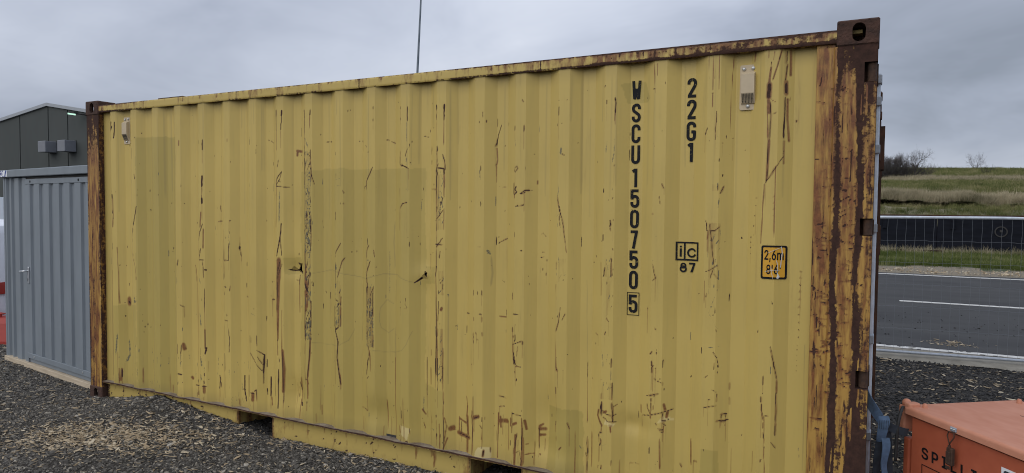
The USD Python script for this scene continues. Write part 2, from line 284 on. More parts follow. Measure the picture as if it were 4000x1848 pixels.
# worn edge line on the near side, clean lines beyond
lines = path_for('road_markings', None); UsdGeom.Xform.Define(stage, lines); tag(stage.GetPrimAtPath(lines), kind='structure')
g = sbox(-60, 6.24, 60, 6.37)
holes = unary_union([Point(rng.uniform(-10, 20), 6.3 + rng.choice([-.065, .065]) * rng.uniform(.5, 1.1)).buffer(rng.uniform(.008, .035), 6) for _ in range(420)])
obj('edge_line', extr(g.difference(holes), .004), 'road_paint', lines)
obj('edge_line', bx(-19, 120, 17.83, 18.03, .005, .009), 'road_paint', lines)
for k in range(-8, 9):
    x0 = 6.55 + k * 9.0
    obj('centre_dash', bx(x0, x0 + 6.0, 11.42, 11.58, .005, .009), 'road_paint', lines)
UsdGeom.Xformable(stage.GetPrimAtPath(lines + '/edge_line')).AddTranslateOp().Set(Gf.Vec3d(0, 0, .005))
# kerb edging of rough concrete along the gravel
kx = np.arange(-30, 40, .12); ky = np.array([5.50, 5.56, 5.70, 5.95, 6.19]); KX, KY = np.meshgrid(kx, ky, indexing='xy')
KY = KY + np.where(KY < 5.6, (meshkit.fbm(np.stack([KX * 3, KY * 0, KX * 0], -1), 4, 3) - .5) * .22, 0)
KZ = np.interp(KY, [5.3, 5.52, 5.62, 6.0, 6.2], [-.03, -.012, .012, .014, .009]) + (meshkit.fbm(np.stack([KX * 8, KY * 8, KX * 0], -1), 3, 5) - .5) * .012
obj('kerb', sheet(KX, KY, KZ), 'kerb_concrete', kind='structure', smooth=True)
# grit strip and grass verge
vx = np.arange(-18, 70, .5)
def rough(name, ys, zs, mat, amp, seed, dy=.25, x=vx, fq=1.3, kind='structure'):
    yy = np.arange(ys[0], ys[-1] + 1e-6, dy); X, Y = np.meshgrid(x, yy, indexing='xy')
    Z = np.interp(Y, ys, zs) + (meshkit.fbm(np.stack([X * fq, Y * fq, 0 * X], -1), 4, seed) - .5) * amp
    return obj(name, sheet(X, Y, Z), mat, kind=kind, smooth=True)
rough('roadside_strip', [18.2, 18.7, 21.0], [-.02, .03, .06], 'roadside_grit', .05, 11)
rough('verge', [20.0, 20.6, 24, 32.6], [.0, .05, -.04, -.12], 'verge_soil', .16, 12)
# the bank behind the wall: slope, undercut soil face, overhanging turf
hx = np.arange(-60, 90, .3)
def lipshift(x): return (meshkit.fbm(np.stack([x * .45, 0 * x, 0 * x], -1), 4, 21) - .5) * 1.7
def lipz(x): return (meshkit.fbm(np.stack([x * .8, 0 * x + 5, 0 * x], -1), 4, 22) - .5) * .62
def sweep(profile, x, wy, wz, seed, amp):
    P = np.asarray(profile, float); n = len(P); X = np.repeat(x[:, None], n, 1)
    Y = P[None, :, 0] + lipshift(X) * np.asarray(wy)[None]; Z = P[None, :, 1] + lipz(X) * np.asarray(wz)[None]
    q = (meshkit.fbm(np.stack([X * 2.2, Y * 2.2, Z * 2.2], -1), 4, seed) - .5) * amp
    return X, Y + q, Z + q * .6
X, Y, Z = sweep([(32.7, 1.1), (33.4, 1.45), (34.2, 1.72), (35.0, 1.92), (36.0, 1.88), (37.2, 1.88)], hx, [0, 0, .2, .5, 1, 1], [0, 0, .3, .5, 1, 1], 31, .22)
obj('embankment', sheet(X.T, Y.T, Z.T), 'pale_grass_soil', kind='structure', smooth=True)
X, Y, Z = sweep([(37.3, 1.80), (37.6, 1.98), (37.5, 2.12), (36.9, 2.18), (36.3, 2.21)], hx, [1] * 5, [1] * 5, 32, .14)
obj('soil_face', sheet(X.T, Y.T, Z.T), 'bank_soil', kind='structure', smooth=True)
def hill_z(x, y):
    z = np.interp(y, [36.2, 36.6, 37.4, 39, 42, 55, 65, 72, 90, 112, 122, 140, 400, 1500], [2.22, 2.36, 2.52, 2.72, 2.86, 3.60, 4.22, 4.78, 6.05, 7.75, 8.32, 8.4, 8.6, 8.6])
    tilt = np.interp(y, [40, 120], [0, 1]) * np.interp(x, [-60, 5, 26, 120], [.9, .25, -.30, -2.5])
    return z + tilt + (meshkit.fbm(np.stack([x * .35, y * .35, 0 * x], -1), 4, 41) - .5) * np.interp(y, [36, 40, 120], [.25, .4, .5])
fx = axis([(-400, -60, 20), (-60, -10, 2), (-10, 40, .4), (40, 90, 2), (90, 400, 20)])
fy = axis([(36.25, 40, .25), (40, 60, .6), (60, 140, 1.5), (140, 1500, 60)])
FX, FY = np.meshgrid(fx, fy, indexing='xy')
FYs = FY + lipshift(FX) * np.clip((41 - FY) / 4.7, 0, 1)
obj('hillside', sheet(FX, FYs, hill_z(FX, FY) + lipz(FX) * np.clip((41 - FY) / 4.7, 0, 1)), 'hill_grass', kind='structure', smooth=True)

# ================================================================ THE YELLOW CONTAINER
L, H, W = 6.058, 2.591, 2.438
C = thing('shipping_container', 'long yellow corrugated steel shipping container with rusty corner posts and black code letters', 'container')
PITCHX, C0 = 0.2758, 0.360
YO, YI = 0.008, 0.044
def prof(x):
    """depth of the corrugated side at x"""
    x = np.asarray(x, float)
    d = np.abs((x - C0 + PITCHX / 2) % PITCHX - PITCHX / 2)
    y = np.interp(d, [0.033, 0.101], [YO, YI])
    k = (x - C0) / PITCHX
    y = np.where((k < -0.5) | (k > 19.5), YI, y)
    return y
def dents(x, z):
    d = 0
    for cx, cz, rx, rz, a in ((2.42, .36, .10, .10, .02), (4.42, .47, .10, .16, .026), (4.42, .30, .14, .08, .015), (3.15, .33, .10, .09, .016), (4.92, .52, .09, .05, .014), (.48, .6, .12, .25, .012), (3.3, .25, .3, .12, .010), (2.40, 1.26, .08, .06, .015), (3.52, 1.27, .07, .06, -.010)):
        d = d + a * np.exp(-((x - cx) / rx) ** 2 - ((z - cz) / rz) ** 2)
    return d + (meshkit.fbm(np.stack([x * 2.2, z * 1.4, 0 * x], -1), 3, 77) - .5) * .010

DATA = """k23 331,2399 319,2323
k19 379,2397 377,2320 366,2268
k15 343,2363 329,2340
k27 326,1785 329,1767
s15 341,1755 345,1625 335,1518
k15 594,2173 590,2086
k9 655,1692 608,1523 588,1394
k11 635,1958 640,1918
k13 1471,2208 1470,2133
k22 1467,1929 1464,1854
k26 1463,1757 1464,1724
k10 1466,1843 1462,1757
k13 1469,1562 1432,1486 1419,1431
s13 1450,1649 1441,1540
s16 1478,1519 1472,1378
k10 1418,2205 1419,2183
k9 1746,2208 1746,2182
k19 2247,2388 2246,2348
k11 2246,2348 2243,2249
s8 2249,2249 2253,2109
k19 2306,2383 2304,2349
k10 2305,2345 2298,2246
s7 2295,2237 2295,2117
k7 2275,2038 2261,1979
k11 2306,1953 2271,1918 2246,1879 2246,1848
k8 2306,1948 2285,1898 2246,1848
k7 2246,1848 2367,1838
k11 2274,1888 2292,1878
s8 2250,1838 2239,1556
g14 2284,1818 2280,1587
k12 2301,1578 2294,1507 2275,1426 2254,1345
k10 2289,1487 2306,1347
s19 2422,2097 2475,2090
s19 2426,2093 2424,2066
k10 2524,2377 2524,2338
k7 2524,2338 2520,2198
k12 2581,2374 2581,2354
s6 2578,2350 2574,2273
g16 2528,2183 2549,2133
k8 2521,2130 2525,1973
k8 2580,2098 2577,1972
h70 2522,2081 2584,1358
k6 2582,1972 2595,1914 2612,1856
k9 1844,1480 1842,1412 1847,1328
k7 1360,1566 1393,1566
k6 1600,1581 1670,1587
k8 1762,1589 1780,1591
k7 1982,1533 1988,1532
k7 2035,1534 2038,1531
k6 1700,1535 1702,1407
g9 1761,1541 1757,1441
k7 2134,2185 2148,2180
k7 2162,2180 2190,2161
s5 2481,2014 2478,1960
k6 1633,1704 1628,1688 1640,1656
s10 1197,2213 1196,2175
s27 278,1128 281,870 277,531 280,240
k14 281,870 277,531 280,240
s10 389,1342 402,1081 407,867
s7 599,1297 625,1211 641,1083
s53 493,899 493,876
k23 493,879 500,874
g22 620,935 619,894 647,902
g27 376,601 365,540 352,418
g34 471,550 487,433 448,368
s19 417,305 410,208
k12 423,300 416,232
k13 1177,1269 1164,1224
k13 1215,1226 1218,1220
k14 1151,595 1153,516
k13 1205,594 1195,515
s27 1225,596 1235,564
k14 1159,353 1205,352
g14 1196,520 1194,419
k7 1193,913 1235,899
s7 1339,1232 1362,1079 1360,748 1357,204
k11 1447,1368 1421,1291
k10 1421,1280 1478,1280
k11 1469,1271 1476,1141
k13 1485,1206 1505,1205
g16 1423,1138 1443,1095
k10 1488,1060 1481,923 1483,737 1485,595
s16 1483,737 1485,595
k19 1498,597 1484,551
g23 1424,864 1439,766
k11 1420,588 1422,534
g26 1435,513 1442,448
g23 1433,380 1433,336
k13 1471,396 1475,374
k15 1465,334 1468,316
k11 1445,291 1494,294
s36 1468,285 1467,250
k10 1354,321 1359,299
k8 1326,278 1383,280
k10 1358,271 1361,204
s23 1288,335 1295,328
k8 1702,1419 1705,1292
k8 1760,1421 1756,1294
k8 1701,1290 1759,1290
k8 1702,1281 1704,1153
k11 1702,1052 1704,1025
k11 1769,1099 1764,1061
k11 1711,1090 1726,1082
k6 1724,882 1731,867
k6 1700,832 1738,830
k8 1700,805 1700,585
k15 1700,574 1699,439
k6 1699,434 1698,229
k8 1746,777 1757,677
k6 1757,677 1751,591
k11 1601,390 1612,364 1600,286
k14 1609,369 1612,356
k8 1616,337 1621,294
k11 1835,1397 1853,1325
k9 1906,1024 1933,1023
k7 2172,1021 2210,1022
g10 1979,908 2030,891
k7 1970,740 1971,509
k6 2046,747 2050,664
k7 1977,614 2085,480
k7 2046,637 2100,602
k7 2049,591 2085,532
k17 2100,602 2095,534 2092,471
k7 2092,471 2091,387
k14 1878,418 1877,317
k15 1877,317 1896,229
k12 1941,433 1940,273
k6 1855,312 1897,318
s7 1923,429 1917,238
k12 1974,307 2018,310
k10 2018,325 2040,339 2044,255
s29 2003,302 2000,260
k16 2156,442 2152,302
k7 2215,465 2212,315
s9 2162,293 2169,237
s47 2274,1311 2270,1185
s36 2270,1185 2258,950
s19 2268,951 2264,747
k11 2288,1307 2246,1183
k8 2306,1288 2267,1205 2252,1103
s13 2246,1183 2249,950
k7 2259,1133 2251,960
s10 2251,950 2263,624
s8 2304,954 2302,669
k10 2274,605 2280,575
k13 2270,518 2261,234
s25 2309,660 2321,529 2310,364
k10 2313,650 2314,242
k7 2444,1214 2441,1144
k5 2411,1175 2444,1173
s5 2444,1145 2446,945
h60 2520,1445 2583,768
s26 2531,1288 2524,1159
k19 2524,1159 2550,1111
s24 2524,1100 2537,982
k8 2571,1251 2557,1122
h95 2530,892 2583,768
s13 2530,972 2523,892
s8 2529,763 2522,662
s16 2579,768 2575,668 2555,507
k9 2575,757 2555,497
s8 2522,573 2528,483
k7 2528,478 2548,481
s8 2551,496 2550,346
k8 2441,442 2447,382
k7 2427,410 2424,329
k15 2454,292 2460,273
k7 2488,368 2487,327
k8 2541,320 2542,310
k9 2525,2375 2522,2249
s7 2524,2249 2519,2113
k12 2581,2372 2578,2338
s6 2578,2334 2571,2237
k8 2521,2113 2523,1977 2518,1859
k9 2580,2092 2584,2014 2592,1878
g16 2535,2171 2560,2112
k5 2699,2150 2721,2149
k5 2734,2151 2755,2147
k6 2985,2146 2997,2143
k8 3019,2143 3033,2140
k5 3219,2145 3248,2139
k5 3259,2132 3293,2119
k6 3063,2114 3080,2099
k4 3513,2158 3550,2150
k7 3135,2363 3135,2344
k6 3135,2281 3134,2265
k7 3354,2349 3354,2332
k7 3354,2278 3356,2260
k10 3411,2346 3411,2253
g8 3407,2249 3404,2120
k8 3412,2079 3393,2027
k6 3352,2063 3349,1978
k8 3355,1976 3416,1955
k6 3366,1982 3421,1950
g10 3404,2031 3401,1977
k5 3579,2087 3575,2035
k4 3577,2000 3575,1974
k15 3630,2341 3631,2320
k10 3631,2320 3631,2250
s6 3632,2250 3633,2112
k16 3690,2339 3688,2316
k12 3690,2316 3688,2247
s6 3686,2248 3685,2092
k15 3635,2085 3637,2059
k8 3632,2059 3636,1955
k9 3677,2032 3693,1997 3698,1936
g8 3685,2040 3677,1989
k12 3641,1950 3688,1947
k14 3630,1946 3638,1911
k11 3688,1945 3690,1915
k5 3646,1976 3630,1951
g8 3657,1937 3678,1876
h35 3634,1911 3690,1563
k6 3631,1903 3636,1561
k7 3687,1689 3629,1623
k5 3599,1855 3605,1845
k4 3578,1820 3631,1818
k9 4077,2203 4054,2138 4045,2072
k4 4054,2138 4035,2072
s10 4047,2063 4052,1997 4048,1968
k10 4041,1965 4048,1968
s6 4046,1963 4045,1855
k4 3966,2283 3966,2250
k6 3988,2232 3989,2215
k8 3954,1957 3954,1928
g7 3947,1932 3950,1873
k8 3133,1969 3104,1919 3077,1873 3066,1818
k5 3069,1846 3043,1836 3038,1813
g5 2802,1886 2858,1899
g5 2802,1848 2849,1847
k6 2870,1814 2882,1795
k6 2876,1729 2878,1718
s4 3339,1826 3345,1555
k7 3350,1695 3372,1727 3409,1736
g4 3389,1825 3411,1821
k9 4185,2189 4183,2165
k9 4244,2186 4245,2162
k5 4196,1948 4206,1940 4188,1915
k5 4179,1854 4180,1784
k6 4198,1833 4189,1813 4203,1800 4187,1784
s6 4184,1784 4185,1763
k7 4221,1788 4253,1796
k4 4085,1830 4112,1830
k4 4190,1714 4208,1722
k6 4240,1721 4249,1727
h75 2517,1625 2581,1372
s18 2521,1389 2524,1232
s24 2524,1232 2550,1154 2543,1075
s13 2528,1113 2519,835
s13 2557,1075 2550,996
h75 2536,896 2584,761
k9 2579,751 2568,621 2555,510
s14 2579,751 2568,621 2555,510
s8 2529,736 2521,446
s8 2548,489 2561,451
k6 2857,1459 2814,1400 2799,1352
k7 2886,1355 2863,1326 2826,1219
k9 2804,1323 2801,1150
g20 2814,1314 2811,1266
h45 2798,1198 2857,1029
k8 2801,1073 2832,1056
h70 2798,1024 2857,884
k11 2800,889 2813,861 2835,878
k11 2807,861 2832,776 2823,669 2844,545 2856,488
s11 2850,546 2856,488
s5 2800,831 2804,482
k7 3099,1453 3075,1410 3072,1363
k6 3136,1421 3146,1375
g8 3072,1354 3099,1346
k9 3110,1346 3075,1260
k9 3075,1260 3069,1237
k11 3075,1232 3087,1167
k11 3075,1167 3081,1036
k6 3134,1166 3111,1113
h98 3072,1035 3135,768
h60 3079,1176 3134,1040
k7 3093,774 3099,718 3076,573
s6 3105,747 3111,606
k5 3082,555 3094,566
l9 3285,1609 3278,1472 3290,1290
g5 3244,1412 3244,1140
l6 3028,1183 3016,804
l6 3301,1226 3299,1089
l9 3291,914 3292,544
l6 3279,1069 3222,1093 3181,1034 3175,959 3187,904 3234,871 3279,903
l6 3447,905 3404,814 3370,774 3291,748 3211,744 3129,749
l7 2590,1235 2751,1268 2912,1242 3057,1222 3198,1262 3312,1264 3402,1232 3457,1222
l6 2949,873 2912,794 2838,752 2711,744 2595,748
l6 2775,624 2800,647
k9 3355,1090 3355,1085
k9 3355,1055 3355,1049
k6 3402,1119 3397,1078 3414,1056
k4 3386,1050 3414,1050
k5 3632,1641 3637,1325
k8 3628,1474 3685,1472
k6 3685,1516 3633,1453
k5 3665,1432 3660,1388
k11 3639,1334 3629,1272
k6 3631,1289 3641,936 3633,588
k4 3656,1114 3652,990
s17 3677,1072 3672,1063
h25 3652,1308 3691,1152
h35 3647,945 3691,595
k7 3584,797 3587,761
s8 3579,680 3582,581
k6 3573,1409 3572,1403
k5 3842,1053 3867,1052
s5 3929,1465 3958,1466
s8 4074,1051 4121,1050
k4 4060,1493 4126,1524
k7 4066,1494 4068,1489
g29 3998,1448 4010,1429
g19 4007,1444 4014,1426
l14 4020,1411 4028,1310 4019,1234
g19 3719,1167 3722,1154
l10 3722,1154 3722,599
k7 3909,1205 3909,1167
k5 3938,1194 3938,1177
k6 3968,1205 3969,1171
k6 3911,1038 3911,1012
k7 3970,1043 3970,1013
k4 3952,1059 3967,1058
k5 3911,943 3912,874
k5 3928,945 3933,932
k5 3973,949 3974,923
k9 3934,902 3948,900
k8 4229,1457 4241,1453
k5 4175,1201 4177,1164
k6 4182,1077 4220,1076
k6 4197,1013 4203,1014
k7 4179,997 4179,968
k8 4198,957 4200,920
k7 4179,943 4205,944
k7 4198,928 4194,911
k8 4184,897 4249,921
k6 4249,921 4247,900
k8 4184,897 4192,777
k9 4191,852 4195,786
k4 4217,888 4208,829
k4 4200,782 4228,764
g9 4232,761 4239,766
k7 4200,736 4202,724
k5 3893,744 3897,741
k5 4229,2338 4241,2321
k8 4185,2187 4182,2162
k7 4244,2188 4243,2151
g5 4185,2158 4189,2068
k5 4201,1953 4187,1945 4181,1917
k6 4179,1855 4179,1785
k6 4195,1835 4184,1814 4201,1802 4184,1789
s6 4182,1785 4183,1765
k12 4249,1806 4278,1810
k6 4249,1806 4221,1788
k5 4194,1715 4249,1724
s8 4319,1866 4319,1846
k4 4464,2321 4465,2317
k4 4514,2317 4514,2313
k4 4465,2280 4464,2232
k5 4483,2190 4484,2184
g17 4481,2050 4477,2011
k4 4486,2015 4503,2006
k4 4459,1777 4471,1717 4482,1654
g4 4469,1845 4463,1765
k5 4751,2301 4751,2278
s3 4749,2270 4748,2225
k11 4798,2309 4803,2282 4800,2229
s6 4800,2229 4797,2184
g7 4799,2093 4795,2002 4786,1956
g8 4756,2079 4749,2011
k5 4799,1947 4799,1939
k6 4793,1765 4791,1758
g4 4792,1880 4789,1804
k4 5009,2343 5022,2340
s4 5011,2482 5020,2320
s4 5030,2473 5031,2407
k4 5294,2123 5285,2088
k6 5371,2048 5371,2042
s3 5319,2299 5317,2229
k5 5064,1840 5076,1814
k3 5050,1777 5058,1729
g3 5342,2171 5342,2015
k6 5381,1826 5364,1787
g6 5361,1766 5355,1709
h20 5325,1837 5354,1802
s3 5329,2482 5328,2369
l3 4644,2207 4645,1656
l3 4721,2523 4725,2188
k4 4346,1556 4360,1560 4378,1540
k4 4352,1450 4372,1451
k4 4344,1417 4369,1423
k4 4384,1411 4385,1395
k4 4358,1357 4360,1341
k4 4381,1330 4379,1312
k4 4472,1726 4500,1607 4517,1496
s5 4517,1496 4522,1453
g5 4473,1675 4460,1662 4464,1599
k4 4473,1663 4483,1595
k3 4459,1398 4460,1358
h18 4457,1422 4522,1281
s4 4459,1270 4462,1181
k4 4489,1143 4479,1054 4460,995
s4 4460,995 4466,769
k3 4520,1109 4498,1063
l3 4636,1304 4646,790
s3 4730,1410 4733,1224
k11 4779,1644 4784,1613
k6 4776,1613 4784,1582
k4 4799,1648 4799,1640
k4 4798,1490 4800,1475
h22 4750,1434 4792,1328
h12 4764,1327 4804,1112
k4 4767,1102 4780,1083
k5 4765,1027 4757,1007
k3 4699,1009 4716,999
k7 4799,879 4796,832
g5 4779,908 4771,860
k4 5010,1681 5025,1681
g5 5031,1573 5058,1537
g3 5018,1431 5064,1436
k3 5022,1416 5039,1334
k3 5020,1322 5043,1342
k4 4996,1175 4996,1170
k3 5036,1071 5048,1061
k4 5027,942 5012,925
k4 5050,944 5050,929
k7 5024,892 5029,859
k5 5089,907 5084,858
k6 5297,1648 5305,1594
k6 5302,1598 5312,1595
k6 5317,1631 5331,1516 5342,1416
k5 5309,1595 5344,1599 5368,1621
s6 5309,1591 5306,1551
k4 5299,1385 5361,1420
k4 5341,1409 5326,1357
k4 5341,1380 5363,1352
g3 5317,1343 5316,1227
h15 5308,1638 5371,1303
k4 5308,1277 5305,1255
s4 5296,1341 5295,1225
g4 5321,1176 5365,1093
g3 5361,1295 5321,1176
g4 5327,1206 5366,1212
k3 5358,1093 5362,1078
k5 5345,975 5368,942
k4 5369,905 5372,895
g3 5321,995 5374,1002
g5 4745,900 4753,805
k6 4800,878 4798,829
k5 4743,756 4743,753
g5 4798,811 4799,756
h20 4741,743 4804,647
k5 4803,721 4803,717
k3 4744,681 4743,644
k8 4746,632 4744,552
k6 4750,584 4776,563 4808,558
k8 4804,634 4812,525
s13 4760,573 4773,581
s9 4725,580 4719,548 4748,497
k4 4754,547 4777,532
k4 4777,526 4834,523
k6 4787,503 4809,503
s9 4797,495 4800,468
s4 4737,600 4738,563
k3 4814,611 4833,626
k3 4815,562 4827,570
s3 4748,497 4746,466
k9 4733,454 4749,460
k5 4730,444 4730,432
k9 4740,421 4743,403 4737,384
s5 4734,383 4734,290
s3 4747,416 4749,355
g4 4776,396 4753,383
k3 4646,836 4646,749
s3 4646,749 4650,500
k4 4649,400 4650,208
k3 4654,395 4654,275
k6 4640,317 4647,293
k4 4673,759 4680,741
k4 4806,309 4803,278
k3 4749,274 4746,249
k3 4729,267 4723,251
k4 5018,926 5027,945
k3 5051,941 5050,929
k7 5024,891 5027,862
k5 5034,870 5034,866
k2 5026,856 5027,826
k5 5047,856 5047,852
k5 5088,907 5085,886 5084,857
k3 5045,802 5048,787
k4 5057,788 5088,775
k5 5088,786 5087,763
k3 5071,805 5073,796
k5 4995,696 5073,721
k5 5016,701 5022,704
k4 5026,689 5026,672
k3 5026,666 5027,618
k4 5002,659 5006,633 5027,600
s6 5002,659 5006,633 5027,600
s6 5038,649 5039,629
s5 4963,645 4964,591
k6 4970,583 5024,597 5084,618 5142,641
s13 5095,663 5101,635
s13 5113,625 5108,595
k5 5090,615 5087,574
k8 5087,574 5108,577
k7 5091,562 5106,547
k11 5064,529 5091,527
k5 5074,518 5095,510
k3 5052,556 5061,546
s7 5024,591 5025,579
s3 5094,545 5095,510
k4 5345,975 5367,941
k2 5367,941 5374,896
k3 5355,922 5353,885
k3 5323,850 5309,837
k3 5326,722 5340,727
k3 5341,778 5366,768
k3 5369,759 5367,714
k5 5304,679 5368,697
k8 5388,651 5418,656
k3 5391,643 5391,632
k3 5410,652 5413,638
k8 5367,614 5427,626
k8 5386,614 5413,618
s3 5389,609 5389,589
s3 5405,611 5407,594
k2 5428,818 5427,779
k2 5428,745 5428,700
k3 5593,878 5593,834
k4 5593,796 5593,792
k9 5586,775 5586,744
k4 5589,739 5589,701
s5 5589,739 5590,701 5601,653
k3 5590,701 5601,653
k3 5606,681 5624,683
s5 5599,647 5599,614
k5 5600,597 5602,564
s4 5605,565 5604,537
k5 5604,531 5606,515
s4 5606,515 5610,390
k4 5592,457 5588,445
k4 5623,1029 5640,949 5656,864
s4 5656,864 5656,798
k2 5655,864 5656,798
k2 5654,798 5655,644
k3 5655,650 5654,584
k4 5637,551 5657,521
k4 5744,1044 5745,1039
k4 5742,1023 5745,1016
k4 5742,996 5746,989
k4 5742,969 5745,962
k4 5743,945 5746,938
k4 5741,918 5745,911
k5 4901,305 4956,306
k6 5254,384 5276,386
k6 5177,353 5189,331
k4 5309,461 5309,452
g2 5761,531 5765,488
l2 5778,1050 5784,423
k7 3087,683 3075,578
k4 3096,570 3080,550
k7 3078,434 3078,427
k6 3007,342 3040,343 3080,329
s6 3026,282 3026,192
s3 3077,542 3078,334
s4 3293,714 3293,191
g4 3362,664 3363,534
s4 3359,404 3359,289
k4 3359,289 3360,173
s7 3333,270 3346,229
k5 3425,270 3430,228
k12 3399,179 3417,175
k3 3547,742 3549,389
s7 3581,668 3582,573
k5 3631,751 3632,555
k3 3650,753 3651,551
k3 3685,757 3690,549
k7 3694,550 3696,467
k7 3632,492 3633,471
g9 3523,495 3519,370
s14 3511,398 3536,373
k9 3509,343 3513,338
k12 3522,298 3526,295
s7 3520,314 3533,280
k8 3639,392 3641,375
s5 3589,367 3592,325
g12 3588,289 3621,287
s4 3641,361 3640,192
k6 3645,270 3642,234
k6 3673,274 3671,253
k4 3658,332 3664,329
s7 3703,384 3716,330 3700,230
k4 3695,466 3698,160
s10 3720,254 3692,173
s29 3738,313 3751,322
s4 3753,308 3777,312
s7 3847,529 3856,475
s11 3856,475 3850,406
s21 3856,407 3865,299
s8 3792,397 3792,287
s13 3797,384 3841,364
s26 3789,293 3861,274 3873,280
k8 3789,293 3861,274 3873,280
s17 3861,271 3858,188
s3 3793,287 3792,183
k2 3809,365 3809,297
k5 3848,392 3861,284
k4 3912,545 3912,347
k6 3910,429 3909,197
s8 3912,347 3902,168
s6 3896,430 3896,406
s23 3921,417 3950,428
k9 3923,414 3950,425
k5 3977,429 3978,398
s6 3993,431 3993,414
k7 3959,379 3978,358
s3 3974,351 3973,289
k5 4042,451 4042,447
k5 4047,378 4047,374
k6 4075,567 4128,558
k4 4080,501 4117,508
s8 4073,460 4072,333
s26 4084,414 4140,424
s11 4088,439 4092,376
k7 4072,333 4070,292
s7 4070,292 4069,184
s9 4170,448 4170,402
k6 4183,489 4182,364
k6 4184,483 4243,475
s15 4192,418 4211,428
s9 4247,460 4251,401
s14 4265,449 4276,399
s10 4251,401 4250,164
k9 4251,401 4247,269
k9 4219,370 4205,275
s13 4208,355 4202,162
k6 4238,261 4246,164
k7 4198,274 4198,234
s4 4226,331 4227,292
k6 4173,316 4168,282
k4 4209,249 4234,264
k4 4180,198 4182,158
k11 3987,219 3985,193
s15 3987,221 3982,186
k5 4024,244 4025,210
s13 4365,432 4344,416
s21 4346,402 4380,405
s16 4348,365 4377,370
s6 4341,415 4342,279
k3 4341,402 4342,286
s6 4267,305 4285,308
s7 4271,247 4318,255
s9 4348,252 4352,250
k10 4195,813 4203,775
s6 4203,768 4240,766
g9 4238,766 4241,765
k6 4201,730 4202,725
g3 4465,843 4465,792
k5 4464,795 4476,768
k3 4463,677 4463,633
k3 4507,781 4509,780
k6 4459,473 4453,446
s3 4453,446 4453,408
k6 4535,478 4549,442
s8 4496,325 4482,310
k4 4496,325 4482,310
k3 4462,384 4461,351
s3 4645,838 4648,489
k4 4650,408 4649,213
k8 4641,316 4641,309
k4 4674,761 4674,742
g7 4600,356 4614,327
k4 5597,2433 5594,2387
s7 5643,2483 5624,2406 5605,2345
k4 5643,2483 5624,2406 5605,2345
s10 5596,2404 5588,2329
s24 5590,2321 5587,2262
k18 5590,2319 5587,2262
s14 5586,2245 5593,2186
k6 5596,2236 5599,2169 5596,2047
s6 5582,2233 5588,2048
s2 5602,2247 5620,2235
k2 5629,2186 5609,2177
k8 5667,2480 5665,2415
s12 5682,2483 5683,2363
s8 5669,2414 5662,2340
k4 5669,2414 5662,2340
k16 5665,2319 5666,2282
s18 5665,2332 5666,2274
k10 5661,2257 5660,2045
s11 5672,2248 5675,2144 5683,2044
s4 5686,2260 5682,2239
s2 5584,2484 5585,2451
s2 5610,2482 5607,2440
l2 5785,2445 5784,2077
s3 5296,2486 5299,2369
s2 5316,2489 5319,2315
k3 5317,2299 5317,2295
s2 5348,2486 5347,2313
s3 5415,2484 5407,2352 5402,2093
k2 5339,2205 5335,2061
k3 5297,2124 5283,2090
k4 5714,2146 5714,2137
k3 5416,2070 5416,2067
k8 5591,2047 5584,1841
s12 5594,2047 5588,1859
s9 5662,2045 5662,1933
k7 5660,2045 5659,1983
k5 5664,1976 5639,1933 5582,1841
k5 5750,1411 5752,1403
k5 5749,1379 5751,1372
k5 5748,1346 5752,1337
k5 5748,1311 5752,1302
k5 5748,1273 5752,1265
k5 5748,1236 5751,1227
k5 5747,1198 5751,1190
k5 5747,1160 5751,1152
k5 5747,1123 5751,1114
k5 5747,1085 5750,1077
k4 5625,1777 5626,1770
k4 5624,1745 5626,1739
k4 5624,1714 5625,1708
k4 5625,1682 5626,1676
k4 5539,1770 5539,1763
k4 5536,1732 5536,1725
k4 5532,1681 5532,1674
k4 5528,1630 5529,1622
k4 5516,1572 5516,1566
k4 5516,1547 5516,1540
k4 5515,1520 5515,1513
k4 5514,1491 5515,1485
k4 5527,1585 5527,1579
k4 5527,1534 5527,1528
s6 5524,2528 5514,2441
s5 5576,1834 5567,1542
s5 5627,1921 5626,1569
t72 2459,1946 2691,1963 3179,1954 3525,1956 3534,1323 3622,1327 3622,1218 3538,1217 3528,566 3688,546 3720,110 2451,66
t100 655,2264 1147,2244 1139,39 637,52
t70 324,850 637,873 631,73 332,109
t100 4402,551 4512,552 4624,546 4633,128 4396,81
t90 4827,2387 4966,2387 4983,2294 4968,2272 4861,2274
t100 5295,459 5383,465 5387,278 5299,260
t70 2315,1336 2452,1341 2451,1225 2324,1216
u60 3949,238 4028,245 4025,176 3917,163
u50 3340,271 3432,260 3412,189 3361,215
u40 5161,591 5065,563 5092,602
u45 4768,531 4821,511 4806,494 4761,509
c1 2350,1251 2429,1251 2442,1279 2425,1298 2464,1293 2459,1253 2478,1223 2451,1236 2429,1244 2375,1241
c1 3532,1293 3546,1289 3544,1264 3518,1253 3459,1219 3503,1254 3528,1267"""
STROKES = []
for ln in DATA.strip().split('\n'):
    a = ln.split(); STROKES.append((a[0][0], float(a[0][1:]), np.array([[float(q) for q in s.split(',')] for s in a[1:]]) / 1000))

